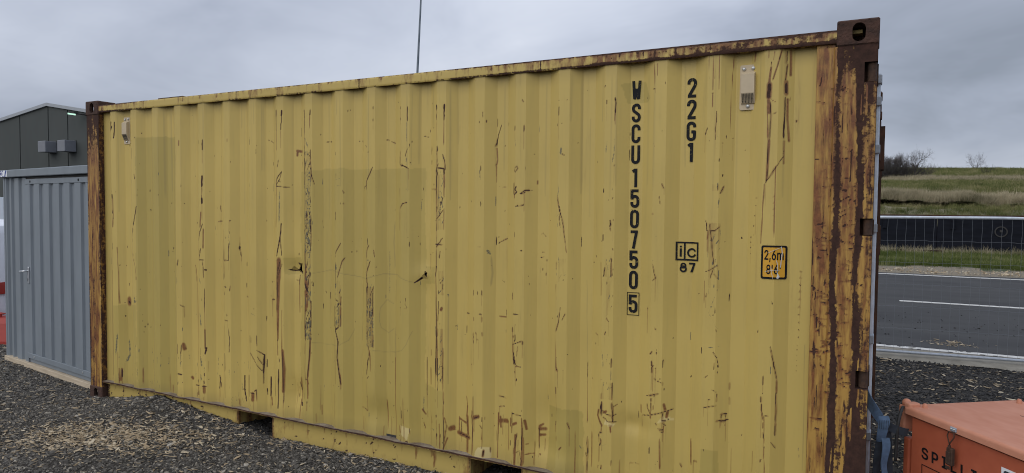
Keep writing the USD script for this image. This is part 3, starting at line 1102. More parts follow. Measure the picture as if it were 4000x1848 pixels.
def seg_dist(X, Z, p, q):
    d = q - p; l2 = d @ d + 1e-12; t = np.clip(((X - p[0]) * d[0] + (Z - p[1]) * d[1]) / l2, 0, 1)
    return np.hypot(X - p[0] - t * d[0], Z - p[1] - t * d[1]), t
def paint(mask, xs, zs, pts, w, val, taper=True, soft=1.0):
    """a stroke of half width w on the vertex grid xs by zs"""
    n = len(pts) - 1
    for i in range(n):
        p, q = pts[i], pts[i + 1]; m = w * 1.6 + .008
        i0, i1 = np.searchsorted(xs, [min(p[0], q[0]) - m, max(p[0], q[0]) + m]); j0, j1 = np.searchsorted(zs, [min(p[1], q[1]) - m, max(p[1], q[1]) + m])
        if i1 <= i0 or j1 <= j0: continue
        X, Z = np.meshgrid(xs[i0:i1], zs[j0:j1], indexing='ij'); d, t = seg_dist(X, Z, p, q)
        s = (i + t) / n; wl = w * (1 if not taper else np.clip(np.minimum(s, 1 - s) * 5 + .45, 0, 1))
        step = xs[min(i1, len(xs) - 1)] - xs[max(min(i1, len(xs) - 1) - 1, 0)]; wl = np.maximum(wl, step * .42)
        v = np.clip((wl - d) / np.maximum(wl * .7 * soft, step * .5) + .45, 0, 1) * val
        mask[i0:i1, j0:j1] = np.maximum(mask[i0:i1, j0:j1], v)
def fill(mask, xs, zs, pts, val, jag=.012, seed=1):
    P = Polygon(pts).buffer(0); a, b, c, d = P.bounds
    i0, i1 = np.searchsorted(xs, [a - .05, c + .05]); j0, j1 = np.searchsorted(zs, [b - .05, d + .05])
    X, Z = np.meshgrid(xs[i0:i1], zs[j0:j1], indexing='ij')
    jx = (meshkit.fbm(np.stack([X * 14, Z * 14, 0 * X], -1), 3, seed) - .5) * jag * 2
    mask[i0:i1, j0:j1] = np.maximum(mask[i0:i1, j0:j1], shapely.contains_xy(P, X + jx, Z + jx) * val)

# vertex grid of the side, finer where the camera is nearer
xs = axis([(0.173, 1.4, .0085), (1.4, 2.6, .0066), (2.6, 3.8, .0052), (3.8, 5.806, .0043)])
kk = np.arange(20)[:, None]; brk = (C0 + PITCHX * kk + np.array([-.101, -.033, .033, .101])[None]).ravel(); brk = brk[(brk > .173) & (brk < 5.8)]
for b in brk: xs[np.argmin(np.abs(xs - b))] = b
zs = np.arange(.172, 2.50, .0062)
GXs, GZs = np.meshgrid(xs, zs, indexing='ij')
rust, stain, scuff = (np.zeros(GXs.shape) for _ in range(3)); repaint, clean, dirt = (np.zeros(GXs.shape) for _ in range(3))
hole = np.zeros(GXs.shape, bool)
sr = np.random.default_rng(3)
for n_, (ch, w, pts) in enumerate(STROKES):
    if ch == 'k':
        hw = w * .0005 * min(.92, .44 + w / 45) * sr.uniform(.75, 1.1)
        p = pts
        if len(p) == 2 and np.linalg.norm(p[1] - p[0]) > .05:                       # long scratches wander a little
            t = np.linspace(0, 1, 6)[:, None]; p = p[:1] * (1 - t) + p[1:] * t; p[1:-1] += sr.normal(0, .0011, (4, 2))
        paint(rust, xs, zs, p, hw, .72 + min(.28, w / 50) + sr.uniform(-.08, .08), taper=w < 11)
        paint(stain, xs, zs, p, hw + .005, .46, soft=1.7)
        e = pts[np.argmin(pts[:, 1])]
        if sr.random() < .6: paint(stain, xs, zs, np.array([e, e + [0, -sr.uniform(.03, .14)]]), hw * .8 + .001, .42, soft=1.4)
    elif ch == 's': paint(stain, xs, zs, pts, w * .0005 * 1.15, .80, soft=1.2, taper=w < 7); paint(rust, xs, zs, pts, w * .0005 * .6, .36, soft=1.6)
    elif ch == 'g': paint(scuff, xs, zs, pts, w * .0005 * .95, .62, soft=1.5)
    elif ch == 'l': paint(dirt, xs, zs, pts, w * .0005 * .8, .34, soft=1.3)
    elif ch == 't': fill(repaint, xs, zs, pts, w / 100, seed=n_)
    elif ch == 'u': fill(clean, xs, zs, pts, w / 100, seed=n_)
    elif ch == 'c': hole |= shapely.contains_xy(Polygon(pts).buffer(.001), GXs, GZs); paint(rust, xs, zs, np.vstack([pts, pts[:1]]), .004, .8, taper=False)
    elif ch == 'h':                                                                    # a worn strip: many short slanted scratches over a faint rub
        (a, b), (c, d) = pts; x0, x1 = sorted((a, c)); z0, z1 = sorted((b, d)); I = w / 100
        fill(scuff, xs, zs, [(x0, z0), (x1, z0), (x1, z1), (x0, z1)], .10 + .26 * I, jag=.006, seed=n_)
        for xe in (x0, x1):
            zz = z0
            while zz < z1:
                l = sr.uniform(.04, .25); 
                if sr.random() < .25 + .5 * I: paint(rust, xs, zs, np.array([[xe + sr.normal(0, .003), zz], [xe + sr.normal(0, .003), min(zz + l, z1)]]), sr.uniform(.0012, .003), sr.uniform(.5, .95)); paint(stain, xs, zs, np.array([[xe, zz], [xe, min(zz + l, z1)]]), .006, .5)
                zz += l
        fill(stain, xs, zs, [(x0, z0), (x1, z0), (x1, z1), (x0, z1)], .18 + .16 * I, jag=.006, seed=n_ + 9)
        for _ in range(int(I * (z1 - z0) * 210)):
            px, pz = sr.uniform(x0, x1), sr.uniform(z0, z1); l = sr.uniform(.01, .05); an = sr.normal(1.15, .45); q = np.array([[px, pz], [px + l * math.cos(an) * .6, pz + l * math.sin(an)]])
            q[:, 0] = np.clip(q[:, 0], x0, x1); paint(scuff if sr.random() < .7 else rust, xs, zs, q, sr.uniform(.0012, .0032), sr.uniform(.5, .95))
# small chips, faint runs below the rail and grime along the bottom edge
for _ in range(300):
    px, pz = sr.uniform(.2, 5.75), sr.uniform(.2, 2.42); paint(rust, xs, zs, np.array([[px, pz], [px + sr.normal(0, .002), pz - abs(sr.normal(0, .008))]]), sr.uniform(.0012, .003), sr.uniform(.6, 1), taper=False)
for _ in range(110):
    px = sr.choice(brk) + sr.normal(0, .004); pz = sr.uniform(.25, 2.3); paint(rust if sr.random() < .6 else scuff, xs, zs, np.array([[px, pz], [px + sr.normal(0, .002), pz - sr.uniform(.01, .06)]]), sr.uniform(.0012, .0028), sr.uniform(.6, 1))
for _ in range(60):
    px = sr.uniform(.2, 5.75); paint(dirt, xs, zs, np.array([[px, 2.49], [px + sr.normal(0, .004), 2.49 - sr.uniform(.1, .9)]]), sr.uniform(.002, .007), sr.uniform(.10, .28), soft=1.6)
for _ in range(70):
    px = sr.uniform(.3, 5.75); pz = sr.uniform(.18, .5); paint(stain, xs, zs, np.array([[px, pz], [px + sr.normal(0, .003), max(.18, pz - sr.uniform(.04, .25))]]), sr.uniform(.002, .006), sr.uniform(.4, .75), soft=1.4)
for _ in range(60):
    px = sr.uniform(.25, 2.0); pz = sr.uniform(.2, .55); paint(scuff, xs, zs, np.array([[px, pz], [px + .004, pz - sr.uniform(.01, .08)]]), sr.uniform(.002, .005), .6)
dirt = np.maximum(dirt, np.clip((.26 - GZs) / .09, 0, 1) * .30 + np.clip((GZs - 2.40) / .09, 0, 1) * .25)
dirt = np.maximum(dirt, np.clip((.27 - GXs) / .02, 0, 1) * .16)
Y = prof(GXs) + dents(GXs, GZs)
V = np.stack([GXs, Y, GZs], -1).reshape(-1, 3); nz = len(zs)
i, j = np.meshgrid(np.arange(len(xs) - 1), np.arange(nz - 1), indexing='ij'); keep = ~(hole[:-1, :-1] & hole[1:, 1:]); a = (i * nz + j)[keep]
F = np.vstack([np.c_[a, a + nz, a + nz + 1], np.c_[a, a + nz + 1, a + 1]])
obj('side_panel', trimesh.Trimesh(V, F, process=False), 'yellow_paint', C, prim={'wear': np.stack([rust, stain, scuff], -1).reshape(-1, 3), 'tone': np.stack([repaint, clean, dirt], -1).reshape(-1, 3)})
# torn lips of the two punctures
def lip(pts, mat='yellow_paint'):
    p = np.array(pts, float); c = p.mean(0); return trimesh.Trimesh(np.vstack([p, c[None]]), [[k, (k + 1) % len(p), len(p)] for k in range(len(p))], process=False)
obj('torn_flap', lip([(2.388, .020, 1.255), (2.44, -.008, 1.284), (2.452, .022, 1.262), (2.436, .03, 1.249)]), 'yellow_paint', C, prim={'wear': np.zeros((5, 3)), 'tone': np.full((5, 3), .1)})
obj('torn_flap', lip([(3.512, .024, 1.262), (3.548, -.004, 1.285), (3.556, .02, 1.262), (3.535, .03, 1.25)]), 'yellow_paint', C, prim={'wear': np.zeros((5, 3)), 'tone': np.full((5, 3), .1)})

def gridbox(x0, x1, z0, z1, y, ds, prim_fn, cut=()):
    """a finely divided upright face at depth y with painted wear"""
    ax = np.linspace(x0, x1, max(2, int((x1 - x0) / ds[0]) + 1)); az = np.linspace(z0, z1, max(2, int((z1 - z0) / ds[1]) + 1))
    X, Z = np.meshgrid(ax, az, indexing='ij'); Yv = y(X, Z) if callable(y) else np.full_like(X, y)
    ms = [np.zeros(X.shape) for _ in range(6)]; prim_fn(ax, az, X, Z, ms)
    n = len(az); i, j = np.meshgrid(np.arange(len(ax) - 1), np.arange(n - 1), indexing='ij'); keep = np.ones(i.shape, bool)
    for (c0, c1, d0, d1) in cut:
        mx, mz = (ax[:-1] + ax[1:]) / 2, (az[:-1] + az[1:]) / 2; keep &= ~((mx[:, None] > c0) & (mx[:, None] < c1) & (mz[None] > d0) & (mz[None] < d1))
    a = (i * n + j)[keep]; F = np.vstack([np.c_[a, a + n, a + n + 1], np.c_[a, a + n + 1, a + 1]])
    return trimesh.Trimesh(np.stack([X, Yv, Z], -1).reshape(-1, 3), F, process=False), {'wear': np.stack(ms[:3], -1).reshape(-1, 3), 'tone': np.stack(ms[3:], -1).reshape(-1, 3)}
def plainwear(m, w=(0, 0, 0), t=(0, 0, 0)):
    n = len(m.vertices); return {'wear': np.tile(w, (n, 1)), 'tone': np.tile(t, (n, 1))}

# top rail: square tube with rust creeping from its edges
def rail_paint(ax, az, X, Z, ms):
    u = (Z - az[0]) / (az[-1] - az[0])
    ext = np.interp(X[:, :1], [0.15, .45, .75, 1.0, 1.7, 2.6, 2.9, 3.6, 4.1, 4.6, 5.1, 5.45, 5.9], [1.1, .85, .5, .2, .34, .5, .25, .42, .72, .75, .95, 1.25, 1.4])
    ns = meshkit.fbm(np.stack([X * 5, Z * 0 + 3, 0 * X], -1), 4, 51); nh = meshkit.fbm(np.stack([X * 45, Z * 4, 0 * X], -1), 3, 52)
    ms[0][:] = np.clip(np.clip((u - .80) / .12, 0, 1) * (.46 + .75 * ns * ext) + np.clip((.26 - u) / .16, 0, 1) * (.30 + ext * 1.0 * ns) + (ext - .8) * .35, 0, 1)
    ms[1][:] = np.clip(ext * .75 * np.clip(nh * 1.9 - .55, 0, 1) * (.45 + .55 * u) + np.clip((u - .7) / .2, 0, 1) * .35 * ext + .03, 0, 1)
    r2 = np.random.default_rng(8)
    for _ in range(170):
        px = r2.uniform(.2, 5.85); e = np.interp(px, [0, .6, 1, 1.7, 2.2, 2.7, 3.2, 4.2, 5.9], [1, .6, .15, .3, .5, .15, .25, .7, 1])
        if r2.random() > e: continue
        l = r2.uniform(.012, .06); paint(ms[0], ax, az, np.array([[px, az[-1]], [px + r2.normal(0, .003), az[-1] - l]]), r2.uniform(.001, .004), r2.uniform(.3, .6)); paint(ms[1], ax, az, np.array([[px, az[-1]], [px, az[-1] - l]]), r2.uniform(.003, .010), .55, soft=1.6)
    for px in (3.02, 4.35, 1.86): paint(ms[0], ax, az, np.array([[px, az[-1]], [px, az[0]]]), .004, .9, taper=False)
    blot = meshkit.fbm(np.stack([X * 16, Z * 22, 0 * X], -1), 4, 57); right = np.clip((X - 3.9) / 1.6, 0, 1) + np.clip((.6 - X) / .4, 0, 1) * .7
    ms[0][:] = np.clip(ms[0] + right * np.clip(blot - .36, 0, 1) * 1.5, 0, 1); ms[1][:] = np.clip(ms[1] + right * .30 + right * np.clip(blot - .4, 0, 1), 0, 1)
    ms[5][:] = .06
rm, rp = gridbox(.172, 5.885, 2.490, 2.551, lambda X, Z: -.001 + .004 * (meshkit.fbm(np.stack([X * 2, 0 * X, 0 * X], -1), 3, 61) - .5) + .003 * (np.abs((Z - 2.5205) / .0305) ** 8), (.007, .006), rail_paint)
TR = obj('top_rail', rm, 'rusty_rail', C, smooth=True, prim=rp)
rb = bx(.172, 5.885, .004, .06, 2.4905, 2.5505); obj('rail_tube', rb, 'rusty_rail', TR, prim=plainwear(rb, (.55, .6, 0), (0, 0, .2)))
# bottom rail: recessed web with a dusty lip above it, broken by the two fork pockets
P1, P2 = (1.800, 2.168), (3.868, 4.236)
def web_paint(ax, az, X, Z, ms):
    r2 = np.random.default_rng(int(ax[0] * 100)); ms[5][:] = .12 + .2 * np.clip((.05 - Z) / .05, 0, 1)
    for e in (ax[0], ax[-1]): ms[0][:] = np.maximum(ms[0], np.clip(1 - np.abs(X - e) / .018, 0, 1) * .62); ms[1][:] = np.maximum(ms[1], np.clip(1 - np.abs(X - e) / .06, 0, 1) * .6)
    for _ in range(int((ax[-1] - ax[0]) * 16)):
        px, pz = r2.uniform(ax[0], ax[-1]), r2.uniform(.02, .15); paint(ms[0], ax, az, np.array([[px, pz], [px + r2.uniform(-.03, .03), pz + r2.normal(0, .01)]]), r2.uniform(.002, .006), .8); 
    for _ in range(int((ax[-1] - ax[0]) * 8)):
        px = r2.uniform(ax[0], ax[-1]); paint(ms[1], ax, az, np.array([[px, .16], [px, .16 - r2.uniform(.04, .14)]]), r2.uniform(.003, .008), .6, soft=1.5)
    if ax[0] < .5:
        paint(ms[0], ax, az, np.array([[.50, .075], [.56, .06], [.62, .075], [.66, .055]]), .006, 1.0); paint(ms[0], ax, az, np.array([[.60, .11], [.66, .085]]), .005, 1.0); ms[0][:] = np.maximum(ms[0], np.clip((.26 - X) / .06, 0, 1) * .6)
for (x0, x1) in ((.18, P1[0]), (P1[1], P2[0]), (P2[1], 5.88)):
    wm, wp = gridbox(x0, x1, -.02, .160, lambda X, Z: .046 + .004 * (meshkit.fbm(np.stack([X * 3, Z * 3, 0 * X], -1), 2, 66) - .5), (.012, .012), web_paint)
    B = obj('bottom_rail', wm, 'rusty_rail', C, smooth=True, prim=wp)
    s = bx(x0, x1, .052, .10, -.02, .158); obj('rail_web', s, 'rusty_rail', B, prim=plainwear(s, (.2, .3, 0), (0, 0, .3)))
lx = np.arange(.176, 5.882, .02); ly = np.array([-.001, .004, .03, .060])
LXm, LYm = np.meshgrid(lx, ly, indexing='ij'); wob = (meshkit.fbm(np.stack([LXm * 6, 0 * LXm, 0 * LXm], -1), 4, 71) - .5)
top_ = sheet(LXm.T, (LYm + wob * .010 * (LYm < .01)).T, (.1735 + wob * .010 + np.where(LYm > .02, .002, 0)).T)
LEDGE = obj('rail_lip', top_, 'dusty_ledge', C, smooth=True)
fr = np.stack([LXm[:, 0], LYm[:, 0] + wob[:, 0] * .010, .1735 + wob[:, 0] * .010], -1)
fv = np.vstack([fr, fr - [0, 0, .009]]); n = len(fr); a = np.arange(n - 1)
obj('lip_edge', trimesh.Trimesh(fv, np.vstack([np.c_[a, a + n, a + n + 1], np.c_[a, a + n + 1, a + 1]]), process=False), 'rust_brown', LEDGE)
und = bx(.178, 5.88, .002, .06, .1605, .1635); obj('lip_underside', und, 'rusty_rail', LEDGE, prim=plainwear(und, (.35, .5, 0), (0, 0, .3)))
for (x0, x1) in (P1, P2):
    t_ = .006; fp = cat_(bx(x0, x0 + t_, .047, 2.39, -.01, .158), bx(x1 - t_, x1, .047, 2.39, -.01, .158), bx(x0, x1, .047, 2.39, .150, .156))
    obj('fork_pocket', fp, 'rusty_rail', C, prim=plainwear(fp, (.30, .5, .1), (0, 0, .4)))

# corner posts
def left_paint(ax, az, X, Z, ms):
    n = meshkit.fbm(np.stack([X * 26, Z * 1.6, 0 * X], -1), 4, 81); n2 = meshkit.fbm(np.stack([X * 70, Z * 7, 0 * X], -1), 3, 82)
    ms[0][:] = np.clip(np.interp(Z, [0, .3, .9, 1.5, 2.1, 2.28, 2.5], [.34, .30, .24, .20, .30, .66, .85]) + (n - .5) * .75 + (n2 - .5) * .35 + np.clip((.028 - X) / .03, 0, 1) * .55 + np.clip((X - .152) / .015, 0, 1) * .32 - .02, 0, 1)
    ms[1][:] = np.clip(.52 + (n2 - .5) * .9 - np.clip((X - .10) / .06, 0, 1) * .25 * (Z < 1.2), 0, 1)
lm, lp = gridbox(.003, .1725, .118, 2.473, .0005, (.006, .012), left_paint)
PL = obj('corner_post', lm, 'rusty_post', C, prim=lp, smooth=True, label='far corner post, streaked brown and orange with rust')
pb = bx(0, .172, .003, .16, .118, 2.473); obj('post_tube', pb, 'rusty_post', PL, prim=plainwear(pb, (.5, .5, 0)))
NOTCH = [(2.301, 2.394), (1.589, 1.672), (.872, .958), (.19, .276)]
def right_paint(ax, az, X, Z, ms):
    n = meshkit.fbm(np.stack([X * 34, Z * 1.8, 0 * X], -1), 4, 91); n2 = meshkit.fbm(np.stack([X * 90, Z * 9, 0 * X], -1), 3, 92); nb = meshkit.fbm(np.stack([X * 14, Z * 3.5, 0 * X], -1), 4, 93)
    wb = (meshkit.fbm(np.stack([Z * 2.2, 0 * X, 0 * X], -1), 4, 94) - .5)
    b1 = np.clip(1.15 - np.abs(X - (5.898 + wb * .03)) / (.0165 + wb * .010 + .004), 0, 1)
    b2 = np.clip(1.2 - np.abs(X - (5.992 + wb * .022)) / (.0165 + np.clip(1.0 - Z, 0, 1) * .022 + wb * .012), 0, 1)
    lowdark = np.clip((1.0 - Z) / .45, 0, 1) * .50 + np.clip((.42 - Z) / .2, 0, 1) * .15; topdark = np.clip((Z - 2.28) / .13, 0, 1) * .50 + np.clip((Z - 1.95) / .35, 0, 1) * .16
    ms[0][:] = np.clip(np.maximum(b1 * (.42 + .5 * np.clip(2.35 - Z, 0, 1)), b2 * .9) + np.clip((X - 5.885) / .02, 0, 1) * (lowdark * (.5 + nb) + topdark) + (n - .5) * .40 + (nb - .5) * .35 + (n2 - .5) * .22 + np.clip((X - 6.0) / .012, 0, 1) * .34 + np.clip(.5 - np.abs(X - 5.975) / .03, 0, 1) * .25 * (Z < 1.9), 0, 1)
    ms[0][:] = np.where(X < 5.874, ms[0] * .62, ms[0] + .04)
    ms[1][:] = np.clip(np.interp(Z, [.2, .7, 1.2, 2.5], [.30, .32, .40, .58]) + (n2 - .5) * .8 + (nb - .5) * .5 - np.where(X < 5.874, .10, 0) * (Z < 1.4), 0, 1)
    r2 = np.random.default_rng(5)
    for _ in range(150):
        px, pz = r2.uniform(5.80, 5.985), np.clip(r2.normal(1.45, .42), .3, 2.3); l = r2.uniform(.012, .055); q = np.array([[px, pz], [px + l, pz + l * r2.normal(-.1, .35)]])
        paint(ms[0], ax, az, q, r2.uniform(.0008, .0020), r2.uniform(.5, .95)); paint(ms[1], ax, az, q + [0, -.004], .006, .6)
    for _ in range(90):
        px, pz = r2.uniform(5.80, 6.05), r2.uniform(.2, 2.4); paint(ms[0], ax, az, np.array([[px, pz], [px + r2.normal(0, .005), pz - r2.uniform(.02, .16)]]), r2.uniform(.0008, .003), r2.uniform(.45, .9))
    for _ in range(60):                                                               # bright flakes of paint left standing
        px, pz = r2.uniform(5.91, 6.04), r2.uniform(.15, 2.3); m = np.zeros_like(ms[0]); paint(m, ax, az, np.array([[px, pz], [px + r2.normal(0, .003), pz - r2.uniform(.03, .18)]]), r2.uniform(.002, .006), 1.0); ms[0][:] = ms[0] * (1 - .75 * m)
def right_y(X, Z): return np.where(X < 5.876, .013, .0005) + .0025 * (meshkit.fbm(np.stack([X * 9, Z * 5, 0 * X], -1), 3, 99) - .5)
cuts = [(6.004, 6.2, a, b) for a, b in NOTCH]
qm, qp = gridbox(5.802, 6.056, .118, 2.473, right_y, (.0040, .0062), right_paint, cuts)
PR = obj('corner_post', qm, 'rusty_post', C, prim=qp, smooth=True, label='near corner post, deeply rusted with dark streaks and hinge notches')
body = m3.Manifold.cube([6.058 - 5.878, .157, 2.355]).translate([5.878, .003, .118])
for a, b in NOTCH: body = body - m3.Manifold.cube([.2, .075, b - a]).translate([6.004, -.01, a])
body = tri(body); obj('post_tube', body, 'rusty_post', PR, prim=plainwear(body, (.72, .5, 0)))
fl = bx(5.800, 5.8785, .016, .05, .17, 2.49); obj('post_flange', fl, 'rusty_post', PR, prim=plainwear(fl, (.3, .5, 0)))
for a, b in NOTCH:
    hg = obj('door_hinge', tube([(6.036, .034, a + .004), (6.036, .034, b - .004)], .020, 14), 'hinge_rust', C, smooth=40)
    obj('hinge_pin', tube([(6.036, .034, a - .006), (6.036, .034, b + .006)], .008, 8), 'rust_brown', hg)
    obj('hinge_leaf', bx(6.030, 6.062, .050, .20, a + .006, b - .006), 'hinge_rust', hg)

# corner castings with their lashing holes
def slot(w, h, d, horizontal=False):
    r = min(w, h) / 2; a = m3.CrossSection.circle(r, 20)
    pts = [a.translate([0, (h / 2 - r)]), a.translate([0, -(h / 2 - r)])] if h >= w else [a.translate([(w / 2 - r), 0]), a.translate([-(w / 2 - r), 0])]
    return m3.CrossSection.batch_hull(pts).extrude(d)
def casting(x0, y0, z0, label=None):
    w, d, h = .178, .162, .118; e = .006
    b = m3.Manifold.batch_hull([m3.Manifold.cube([w - 2 * e, d, h - 2 * e]).translate([e, 0, e]), m3.Manifold.cube([w, d - 2 * e, h - 2 * e]).translate([0, e, e]), m3.Manifold.cube([w - 2 * e, d - 2 * e, h]).translate([e, e, 0])])
    b = b - m3.Manifold.cube([w - .05, d - .05, h - .05]).translate([.025, .025, .025])
    s = slot(.056, .086, .06).rotate([90, 0, 0]).translate([w / 2 + (.004 if x0 > 3 else .0), .05 if y0 < 1 else d + .01, h / 2]); b = b - s
    s = slot(.056, .080, .06).rotate([90, 0, 90]).translate([-.01 if x0 < 3 else w - .05, d / 2, h / 2]); b = b - s
    return obj('corner_casting', tri(b.translate([x0, y0, z0])), 'rusty_casting', C, label=label, smooth=20)
for x0, xo in ((-.004, 0), (L - .174, 1)):
    for y0 in (-.006, W - .156):
        for z0 in (0, H - .118): casting(x0, y0, z0)
# roof, far side, ends, floor and doors close the box
roofc = []
for k in range(29): roofc.append(bx(.20 + k * .195, .20 + k * .195 + .12, .10, W - .10, 2.556, 2.572))
obj('roof_panel', cat_(bx(.06, 5.99, .06, W - .06, 2.540, 2.556), *roofc), 'yellow_paint', C, prim={'wear': np.tile((.05, .15, 0), (8 * 30, 1)), 'tone': np.tile((0, 0, .3), (8 * 30, 1))})
hd = cat_(bx(.01, .10, .158, W - .158, 2.47, 2.586), bx(.10, .42, .07, .24, 2.5515, 2.560)); obj('end_header', hd, 'rusty_casting', C)
hd = bx(5.94, 6.04, .158, W - .158, 2.46, 2.575); obj('end_header', hd, 'rusty_casting', C)
rc = cat_(bx(.62, .86, .30, .52, 2.572, 2.610), bx(.58, .90, .27, .55, 2.611, 2.622)); obj('roof_bracket', rc, 'rust_brown', C)
px = np.unique(np.r_[np.arange(.17, 5.9, .02), brk]); PX, PZ = np.meshgrid(px, [.16, 2.52], indexing='ij')
rs = trimesh.Trimesh(np.stack([PX, W - prof(PX), PZ], -1).reshape(-1, 3), np.vstack([[k * 2, k * 2 + 1, k * 2 + 3] for k in range(len(px) - 1)] + [[k * 2, k * 2 + 3, k * 2 + 2] for k in range(len(px) - 1)]), process=False)
obj('rear_side_panel', rs, 'yellow_paint', C, prim=plainwear(rs, (0, .1, 0)))
ew = bx(.03, .07, .16, W - .16, .10, 2.48); obj('end_panel', ew, 'yellow_paint', C, prim=plainwear(ew, (0, .1, 0)))
fb = bx(.07, 5.95, .05, W - .05, .160, .19); obj('floor_deck', fb, 'dark_steel', C)
for (y0, z0) in ((W - .16, .118),):
    for x0 in (0, L - .17):
        pp = bx(x0, x0 + .17, y0, W, z0, 2.473); obj('corner_post', pp, 'rusty_post', C, prim=plainwear(pp, (.6, .5, 0)))
bb = bx(.18, 5.88, W - .06, W - .02, 0, .16); obj('bottom_rail', bb, 'rusty_rail', C, prim=plainwear(bb, (.2, .3, 0)))
tb = bx(.172, 5.885, W - .06, W, 2.49, 2.55); obj('top_rail', tb, 'rusty_rail', C, prim=plainwear(tb, (.4, .5, 0)))
sl = bx(5.96, 6.05, .162, W - .162, .0, .14); obj('door_sill', sl, 'rust_brown', C)
for y0, y1 in ((.17, 1.213), (1.225, W - .17)):
    D = obj('door', bx(5.985, 6.030, y0, y1, .15, 2.45), 'yellow_paint', C, prim=plainwear(bx(0, 1, 0, 1, 0, 1), (.25, .5, 0), (0, 0, .3)))
    obj('door_gasket', cat_(bx(6.0305, 6.044, y0 - .012, y0 + .012, .13, 2.47), bx(6.0305, 6.044, y1 - .012, y1 + .012, .13, 2.47)), 'rubber_black', D)
    for yb in (y0 + .22, y0 + .80):
        near = y0 < 1 and yb < .5
        xb = 6.058 if near else 6.066
        bar = obj('locking_bar', tube([(xb, yb, .06), (xb, yb, 2.40)], .017, 12), 'galvanised' if near else 'rust_brown', D, smooth=40, label='galvanised locking bar' if near else None)
        for zb in (.10, .55, 1.05, 1.62, 2.02, 2.26, 2.37):
            obj('bar_bracket', bx(xb - .030, xb + .016 + (.006 if zb > 2 else .004), yb - .035, yb + .035, zb - .022, zb + .022, .003), 'galvanised_dull' if near else 'rust_brown', bar)
    bar2 = obj('door_handle', cat_(bx(6.05, 6.078, y0 + .22, y0 + .75, 1.02, 1.045), bx(6.045, 6.09, y0 + .70, y0 + .76, .98, 1.08)), 'rust_brown', D)
    obj('hinge_plate', bx(6.045, 6.106, y1 - .25, y1 - .05, 1.95, 2.20), 'rust_brown', D); obj('hinge_plate', bx(6.045, 6.100, y1 - .25, y1 - .05, 1.45, 1.62), 'hinge_rust', D)
    obj('cam_keeper', bx(6.046, 6.092, y0 + .55, y0 + .95, .55, 1.90), 'rust_brown', D)

# lettering on the side, in the flat black capitals of the code
def arcp(cx, cy, r, a0, a1, n=10): t = np.radians(np.linspace(a0, a1, n)); return [(cx + r * math.cos(q), cy + r * math.sin(q)) for q in t]
S = 15.5; r_ = 17
GL = {
 'U': [[(7, 100), (7, 24)] + arcp(24, 24, r_, 180, 360) + [(41, 24), (41, 100)]],
 'C': [[(41, 68), (41, 76)] + arcp(24, 76, r_, 0, 180) + [(7, 24)] + arcp(24, 24, r_, 180, 360) + [(41, 32)]],
 'G': [[(41, 70), (41, 76)] + arcp(24, 76, r_, 0, 180) + [(7, 24)] + arcp(24, 24, r_, 180, 360) + [(41, 47), (24, 47)]],
 '0': [arcp(24, 76, r_, 0, 180) + arcp(24, 24, r_, 180, 360) + [(41, 76)]],
 'S': [[(41, 70), (41, 76)] + arcp(24, 76, r_, 0, 180) + [(7, 70), (10, 61), (36, 41), (41, 31), (41, 24)] + arcp(24, 24, r_, 0, -180) + [(7, 31)]],
 '5': [[(44, 93), (7, 93), (7, 46)], [(7, 46), (9, 52)] + arcp(24, 45, r_, 150, 0) + [(41, 24)] + arcp(24, 24, r_, 0, -180) + [(7, 31)]],
 '7': [[(4, 93), (44, 93)], [(37.5, 96), (20, 0)]],
 '2': [[(7, 69), (7, 76)] + arcp(24, 76, r_, 180, 0) + [(41, 70), (38, 60), (9, 9)], [(3, 7), (45, 7)]],
 '1': [[(27, 0), (27, 100)], [(9, 84), (24, 95)]],
 'W': [[(6, 100), (13, 4)], [(13, 2), (24, 58)], [(24, 58), (35, 2)], [(35, 4), (42, 100)]]}
def glyph(ch, s=S):
    g = unary_union([LineString(p).buffer(s / 2, cap_style='flat', join_style='mitre' if ch in '7W5' else 'round') for p in GL[ch]])
    return g.intersection(sbox(-4, 0, 52, 100))
def decal(poly, x0, z0, sc, name, mat, parent, out=.0022, th=.0010, label=None, mx=.008):
    m = extr(poly, 1.0); m = m.subdivide_to_size(mx / sc * 1.0, max_iter=12) if mx else m
    v = m.vertices; X = x0 + v[:, 0] * sc; Z = z0 + v[:, 1] * sc
    m = trimesh.Trimesh(np.stack([X, prof(X) + dents(X, Z) - out - th * v[:, 2], Z], -1), m.faces, process=False)
    return obj(name, m, mat, parent, label=label)
mm = .001
# tops of the characters, measured down the side
for ch, zt in zip('WSCU1507505', [2.398, 2.276, 2.164, 2.051, 1.925, 1.813, 1.702, 1.59, 1.48, 1.369, 1.238]): decal(glyph(ch), 4.9074 - .024, zt - .100, mm, 'code_character', 'code_black', C)
fr_ = sbox(0, 0, 68, 126).difference(sbox(3, 3, 65, 123)); decal(fr_, 4.9074 - .034, 1.238 - .113, mm, 'check_digit_frame', 'black_print', C)
for ch, zt in zip('22G1', [2.389, 2.277, 2.164, 2.054]): decal(glyph(ch), 5.2053 - .024, zt - .100, mm, 'code_character', 'code_black', C)
ic = sbox(0, 0, 121, 99).difference(sbox(9, 9, 42, 91)).difference(sbox(51, 9, 112, 91))
ic = unary_union([ic, sbox(20, 20, 31, 64), sbox(20, 69, 31, 78), Point(84, 42).buffer(25).difference(Point(84, 42).buffer(15.5)).difference(Polygon([(84, 42), (130, 62), (130, 26)]))])
IC = decal(ic, 5.1375, 1.437, mm, 'railway_code_mark', 'code_black', C)
e8 = unary_union([Point(20, 33).buffer(16.5).difference(Point(20, 33).buffer(7.8)), Point(20, 14.5).buffer(20).difference(Point(20, 14.5).buffer(10))]); e8 = shapely.affinity.translate(shapely.affinity.scale(e8, .95, .93), 0, 6)
